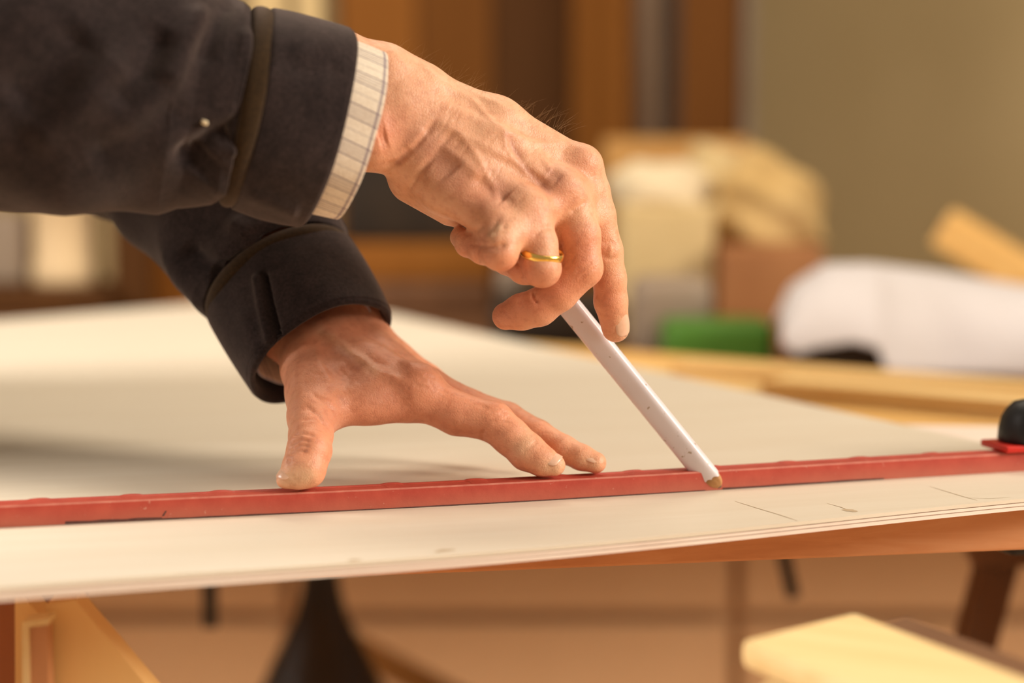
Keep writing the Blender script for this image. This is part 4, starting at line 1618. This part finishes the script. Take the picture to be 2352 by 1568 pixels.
wb = empty('workbench', (0.0, 2.65, 0), 'long workbench with tan base panels carrying the clutter in the background', 'workbench')
vs, fs = boxg((4.4, 0.97, 0.045), 0.004)
mk('worktop', place(vs, (0.0, 2.665, BZ2 - 0.0225)), fs, M['dark_brown'], wb, smooth=False)
for k_ in range(7):
    xa = -2.1 + 0.6 * k_
    for zlo, zhi in ((0.36, BZ2 - 0.047), (0.06, 0.345)):
        vs, fs = boxg((0.585, 0.02, zhi - zlo), 0.004)
        mk('panel', place(vs, (xa + 0.3, 2.62, (zlo + zhi) / 2)), fs, M['panel'], wb, smooth=False)
vs, fs = boxg((4.2, 0.45, BZ2 - 0.047), 0.004)
mk('base', place(vs, (0, 2.86, (BZ2 - 0.047) / 2)), fs, M['panel'], wb, smooth=False)


def box_px(name, x0, y0, x1, y1, D, depth, mat, label, cat, bevel=0.01, rotz=0.0, z_base=None):
    """a box whose front face spans the given picture rectangle at distance D"""
    a = P(x0, y1, D); b = P(x1, y0, D)
    w = b[0] - a[0]
    zb = a[2] if z_base is None else z_base
    h = b[2] - zb
    vs, fs = boxg((w, depth, h), bevel, 3)
    return mk(name, place(vs, ((a[0] + b[0]) / 2, a[1] + depth / 2, zb + h / 2), (0, 0, rotz)), fs, mat, label=label, cat=cat)


def blob(name, cones, res, mat, label, cat, zfloor=None, k=0.03):
    pts = np.array([c[0] for c in cones] + [c[1] for c in cones]); rm = max(max(c[2], c[3]) for c in cones)
    A = Field(pts.min(0) - rm - 0.03, pts.max(0) + rm + 0.03, res)
    for a, b, ra, rb in cones: A.cone(np.asarray(a), np.asarray(b), ra, rb, k)
    v, F = A.mesh(2)
    n = normals(v, F)
    v = v + n * (0.35 * k * (np.sin(v[:, 0] * 61 + v[:, 2] * 37) * np.sin(v[:, 1] * 53 + v[:, 2] * 71))[:, None])
    if zfloor is not None: v[:, 2] = np.maximum(v[:, 2], zfloor)
    return mk(name, v, F, mat, label=label, cat=cat)


box_px('cardboard_box', 1425, 470, 1640, 800, 2.55, 0.16, M['tanbox'],
       'tall tan cardboard box on the workbench right of the index finger', 'box', 0.008, 0.0, BZ2)
v0 = P(1425, 470, 2.55)
blob('paper_bag', [(P(1470, 440, 2.62), P(1580, 445, 2.62), 0.040, 0.038), (P(1490, 462, 2.62), P(1570, 462, 2.62), 0.03, 0.03)], 0.006, M['palebox'],
     'crumpled cream paper bag lying on the tall tan cardboard box', 'paper bag', float(v0[2]), 0.02)
box_px('wooden_crate', 1655, 565, 1890, 830, 2.5, 0.22, M['brownbox'],
       'brown wooden crate between the cardboard box and the white cloth', 'crate', 0.006, 0.0, BZ2)
zc = P(1700, 565, 2.5)[2]
blob('burlap_sack', [(P(1735, 520, 2.6), P(1800, 530, 2.6), 0.043, 0.045), (P(1745, 440, 2.6), P(1775, 450, 2.6), 0.055, 0.052), (P(1720, 535, 2.6), P(1860, 545, 2.6), 0.03, 0.02)],
     0.007, M['tansack'], 'tan burlap sack slumped on the brown wooden crate', 'sack', float(zc), 0.03)
blob('canvas_bag', [(P(1632, 375, 2.84), P(1650, 380, 2.84), 0.032, 0.028), (P(1645, 430, 2.84), P(1650, 520, 2.84), 0.035, 0.05), (P(1650, 600, 2.84), P(1650, 750, 2.84), 0.05, 0.05)],
     0.008, M['tanbox'], 'tall knotted canvas bag behind the cardboard box', 'bag', BZ2, 0.03)
box_px('grey_tin', 1455, 640, 1640, 760, 2.33, 0.10, M['grey'],
       'low warm grey tin standing in front of the cardboard box', 'tin', 0.02, 0.0, BZ2)
box_px('green_case', 1530, 742, 1780, 830, 2.22, 0.10, M['green'],
       'low green plastic case beside the white cloth', 'case', 0.012, 0.0, BZ2)
box_px('dark_toolbox', 1130, 690, 1420, 800, 2.45, 0.2, M['iron'],
       'dark toolbox on the workbench behind the curled middle fingertip', 'toolbox', 0.012, 0.0, BZ2)
box_px('grey_jar', 1140, 600, 1230, 800, 2.72, 0.09, M['grey'],
       'grey canister standing behind the dark toolbox', 'canister', 0.03, 0.0, BZ2)
box_px('dark_box', 1850, 740, 2330, 880, 2.16, 0.12, M['iron'],
       'dark box hidden beneath the white cloth', 'box', 0.006, 0.0, BZ2)


# white cloth draped over the dark box
def cloth():
    N, K = 90, 60
    top = np.interp
    v, uv = [], []
    zb = P(2000, 760, 2.12)[2]
    for i in range(N):
        px = 1795 + (2560 - 1795) * i / (N - 1)
        for j in range(K):
            t = j / (K - 1)
            # rises from the front hem over a soft hump and falls behind
            hump = np.interp(px, [1795, 1830, 1900, 2000, 2150, 2352, 2560], [730, 650, 606, 604, 622, 655, 690])
            hem = np.interp(px, [1795, 1830, 1870, 1960, 2020, 2040, 2352, 2560], [790, 815, 800, 786, 800, 856, 862, 868])
            Dn = 2.085 - 0.004 * math.sin(px * 0.011) - 0.02 * max(0, 0.3 - t)
            if t < 0.62:
                u = t / 0.62
                py = hem + (hump - hem) * math.sin(u * math.pi / 2) ** 0.9
                D = Dn + 0.09 * u * u
                D += 0.008 * math.sin(px * 0.012 + 3 * u) * (1 - u) + 0.002 * math.sin(px * 0.03 + u * 2)
                p = P(px, py, D)
            else:
                u = (t - 0.62) / 0.38
                p = P(px, hump, Dn + 0.09)
                p = p + np.array([0, 0.14 * u, -0.05 * u * u])
            v.append(p)
    f = []
    for i in range(N - 1):
        for j in range(K - 1):
            f.append([i * K + j, (i + 1) * K + j, (i + 1) * K + j + 1, i * K + j + 1])
    v = np.array(v)
    nrm = normals(v, np.array(f))
    if (nrm[:, 1].mean() > 0): f = [q[::-1] for q in f]; nrm = -nrm
    o = len(v)
    v2 = v - nrm * 0.003
    f2 = [[a + o for a in q[::-1]] for q in f]
    edge = []
    idx = np.arange(N * K).reshape(N, K)
    loop = list(idx[:, 0]) + list(idx[-1, 1:]) + list(idx[-2::-1, -1]) + list(idx[0, -2:0:-1])
    for a, b in zip(loop, loop[1:] + loop[:1]): edge.append([b, a, a + o, b + o])
    mk('white_cloth', np.concatenate([v, v2]), f + f2 + edge, M['white_cloth'],
       label='rumpled white cloth draped in the right background', cat='cloth')


cloth()
a = P(2165, 520, 2.52); b = P(2460, 700, 2.48)
dv = b - a
board('timber_offcut', a - dv * 0.0, b + dv * 0.2, 0.06, 0.050, M['golden'],
      'golden timber offcut leaning over the white cloth at right', 'timber', zh=(0, 0, 1), bevel=0.005)

# ------------------------------------------------------------------ cupboard, pipe and left clutter along the back wall
def wall_px(name, x0, y0, x1, y1, D, depth, mat, parent, bevel=0.004):
    a = P(x0, y1, D); b = P(x1, y0, D)
    vs, fs = boxg((b[0] - a[0], depth, b[2] - a[2]), bevel)
    return mk(name, place(vs, ((a[0] + b[0]) / 2, a[1] + depth / 2, (a[2] + b[2]) / 2)), fs, mat, parent, smooth=False)


DC = 3.75
x0 = P(770, 0, DC)[0]; x1 = P(1728, 0, DC)[0]
yc = P(1176, 300, DC)[1]
cup = empty('cupboard', ((x0 + x1) / 2, yc + 0.2, 0), 'tall brown wooden cupboard against the back wall', 'cupboard')
vs, fs = boxg((x1 - x0, 0.36, 2.3), 0.004)
mk('carcass', place(vs, ((x0 + x1) / 2, yc + 0.20, 1.15)), fs, M['cab'], cup, smooth=False)
zs0 = 0.12
def cupx(px): return P(px, 0, DC)[0]
for (pa, pb_, mat, dy) in ((785, 960, 'cab_o', 0.0), (965, 1130, 'cab', 0.0), (1135, 1310, 'cab_d', 0.006), (1315, 1440, 'cab_o', 0.0), (1560, 1700, 'cab', 0.004)):
    xa, xb = cupx(pa), cupx(pb_)
    vs, fs = boxg((xb - xa, 0.02, 2.1), 0.004)
    dr = mk('door', place(vs, ((xa + xb) / 2, yc + 0.008 + dy, 1.17)), fs, M[mat], cup, smooth=False)
vs, fs = boxg((cupx(1728) - cupx(1702), 0.03, 2.3), 0.003)
mk('side_stile', place(vs, ((cupx(1728) + cupx(1702)) / 2, yc + 0.004, 1.15)), fs, M['grey'], cup, smooth=False)
# pipe in front of the cupboard
pipe_a = P(1488, 285, 3.55); pz = lathe([(0.021, 0), (0.021, 0.9), (0.026, 0.9), (0.026, 0.93), (0.021, 0.93), (0.021, 1.6)], 20)
pipe = mk('grey_pipe', pz[0] + np.array([pipe_a[0], pipe_a[1], BZ2 + 0.0]), pz[1], M['pipe'],
          label='upright grey pipe standing in front of the brown cupboard', cat='pipe')
# dark post beside it
box_px('dark_post', 1520, -420, 1556, 800, 3.6, 0.04, M['iron'], 'slim dark post right of the grey pipe', 'post', 0.003, 0.0, 0.0)

# golden backboard behind the sacks
box_px('backboard', 1385, 318, 1715, 800, 3.05, 0.03, M['golden_d'], 'golden-brown board standing behind the cardboard box and sacks', 'board', 0.004, 0.0, BZ2)
# left part of the workbench
box_px('machine_box', -700, 662, 250, 800, 2.85, 0.20, M['cab_d'], 'long low dark brown machine box below the pale drum', 'machine box', 0.01, 0.0, BZ2)
zcab = P(0, 662, 2.85)[2]
c = P(155, 655, 2.95)
v, f = lathe([(0.0, 0), (0.049, 0.0), (0.051, 0.006), (0.051, 0.028), (0.048, 0.032), (0.048, 0.15), (0.052, 0.155), (0.052, 0.175), (0.0, 0.175)], 36, False)
mk('drum', v + np.array([c[0], c[1], zcab]), f, M['drum'], label='pale tan drum standing on the dark machine box', cat='drum')
box_px('grey_case', -260, 490, 58, 660, 2.93, 0.10, M['grey'], 'grey case left of the pale drum', 'case', 0.01, 0.0, zcab)
box_px('upright_plank', 262, 120, 345, 800, 2.9, 0.05, M['cab_d'], 'dark upright plank right of the pale drum', 'plank', 0.004, 0.0, BZ2)
box_px('orange_board', 352, 330, 500, 800, 2.95, 0.03, M['cab_o'], 'orange-brown board standing right of the dark upright plank', 'board', 0.004, 0.0, BZ2)
for (a_, b_, ch) in ((585, 665, 'left'), (690, 745, 'right')):
    box_px('pale_batten', a_, -300, b_, 800, 3.0, 0.03, M['tanbox'], 'pale upright batten seen above the cuff, %s one of two' % ch, 'batten', 0.004, 0.0, BZ2)
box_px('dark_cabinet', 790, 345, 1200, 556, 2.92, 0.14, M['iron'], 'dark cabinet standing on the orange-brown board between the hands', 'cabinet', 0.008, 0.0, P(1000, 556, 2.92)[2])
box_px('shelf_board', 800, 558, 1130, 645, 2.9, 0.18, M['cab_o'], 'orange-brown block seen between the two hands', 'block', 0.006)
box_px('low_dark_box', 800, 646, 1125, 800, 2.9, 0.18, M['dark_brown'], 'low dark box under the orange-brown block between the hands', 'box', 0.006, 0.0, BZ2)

# ------------------------------------------------------------------ below the sheet
pc = P(737, 1330, 2.0)
# flared dark pedestal
prof = []
for z, hw in ((0.0, 0.17), (0.03, 0.175), (0.06, 0.165), (0.20, 0.10)):
    prof.append((hw, z))
zz = lambda py: float(P(737, py, 2.0)[2])
for py, hw in ((1620, 165), (1568, 132), (1520, 112), (1470, 86), (1420, 62), (1370, 48), (1330, 41), (1290, 40)):
    prof.append((hw * 2.0 / F_PX, zz(py)))
prof = [(0.0, 0.0), (0.19, 0.0), (0.195, 0.02), (0.18, 0.06), (0.10, zz(1720))] + prof[5:] + [(0.022, 0.66), (0.0, 0.66)]
v, f = lathe(prof, 40, False)
mk('pedestal', v + np.array([pc[0], pc[1], 0]), f, M['iron'], label='dark flared pedestal standing below the sheet', cat='pedestal')
# hanging steel bars
p = P(483, 1290, 1.75); q = P(483, 1440, 1.75)
zt_ = BOARD_Z - THICK - 0.004
board('steel_bar', np.array([p[0], p[1], zt_]), q, 0.013, 0.010, M['steel'], 'short dark steel bar hanging below the sheet, left of the pedestal', 'bar', zh=(0, 1, 0), bevel=0.001)
p = P(1790, 1230, 1.80); q = P(1822, 1372, 1.80)
board('steel_bar', p, q, 0.012, 0.010, M['steel'], 'short slanted dark steel bar hanging below the orange timber rail', 'bar', zh=(0, 1, 0), bevel=0.001)
# stack of yellow planks at the lower right
PZ = 0.735


def stack():
    zt = 0.788
    A0 = Pz(1700, 1466, zt); A1 = Pz(1962, 1401, zt); B1 = Pz(2352, 1548, zt)
    ld = (B1 - A1) / np.linalg.norm(B1 - A1); ld[2] = 0
    wdt = float(np.linalg.norm(A1 - A0))
    L = ld * 0.42
    t = 0.0125
    slab('yellow_plank', [A0, A1, A1 + L, A0 + L], zt, t, M['yellow'], label='yellow pine plank on top of the stack at lower right', cat='plank', bevel=0.0045)
    q0 = A1 + (A1 - A0) / wdt * 0.004 + ld * 0.012; q1 = q0 + (A1 - A0) / wdt * 0.022  # dark strip added as the shadow beside the planks' far edge
    slab('shade_strip', [q0, q1, q1 + L, q0 + L], zt - 0.004, 0.020, M['dark_brown'], label='dark strip added for the shadow along the far side of the yellow planks', cat='board', bevel=0.002)
    sh = ld * 0.014
    slab('yellow_plank', [A0 + sh, A1 + sh, A1 + L, A0 + L], zt - t - 0.002, t, M['yellow'], label='yellow pine plank under the top one of the stack at lower right', cat='plank', bevel=0.0045)
    base = zt - 2 * t - 0.003
    nd = (A1 - A0) / wdt
    c_ = (A0 + A1) / 2 + L * 0.55
    st = empty('stand', (c_[0], c_[1], 0), 'dark brown stand carrying the yellow planks', 'stand')
    far = nd * 0.016
    board('stand_top', np.array([*(c_ - ld * 0.15 + far)[:2], base - 0.015]), np.array([*(c_ + ld * 0.17 + far)[:2], base - 0.015]), wdt * 1.1, 0.028, M['dark_brown'], parent=st)
    for s1 in (-0.05, 0.15):
        for s2 in (-0.4, 0.4):
            p = c_ + ld * s1 + nd * s2 * wdt
            board('leg', np.array([p[0], p[1], base - 0.03]), np.array([p[0], p[1], 0]), 0.03, 0.03, M['dark_brown'], parent=st, zh=(0, 1, 0))


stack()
# lath leaning behind the pedestal
fa = P(800, 1480, 2.35); fb = P(1110, 1640, 2.30)
dl = fb - fa
fe = fa + dl * (-fa[2] / dl[2])
board('leaning_lath', fa, P(1400, 1790, 2.25), 0.03, 0.02, M['cab'], 'brown lath slanting down beside the pedestal', 'lath', zh=(0, 1, 0))
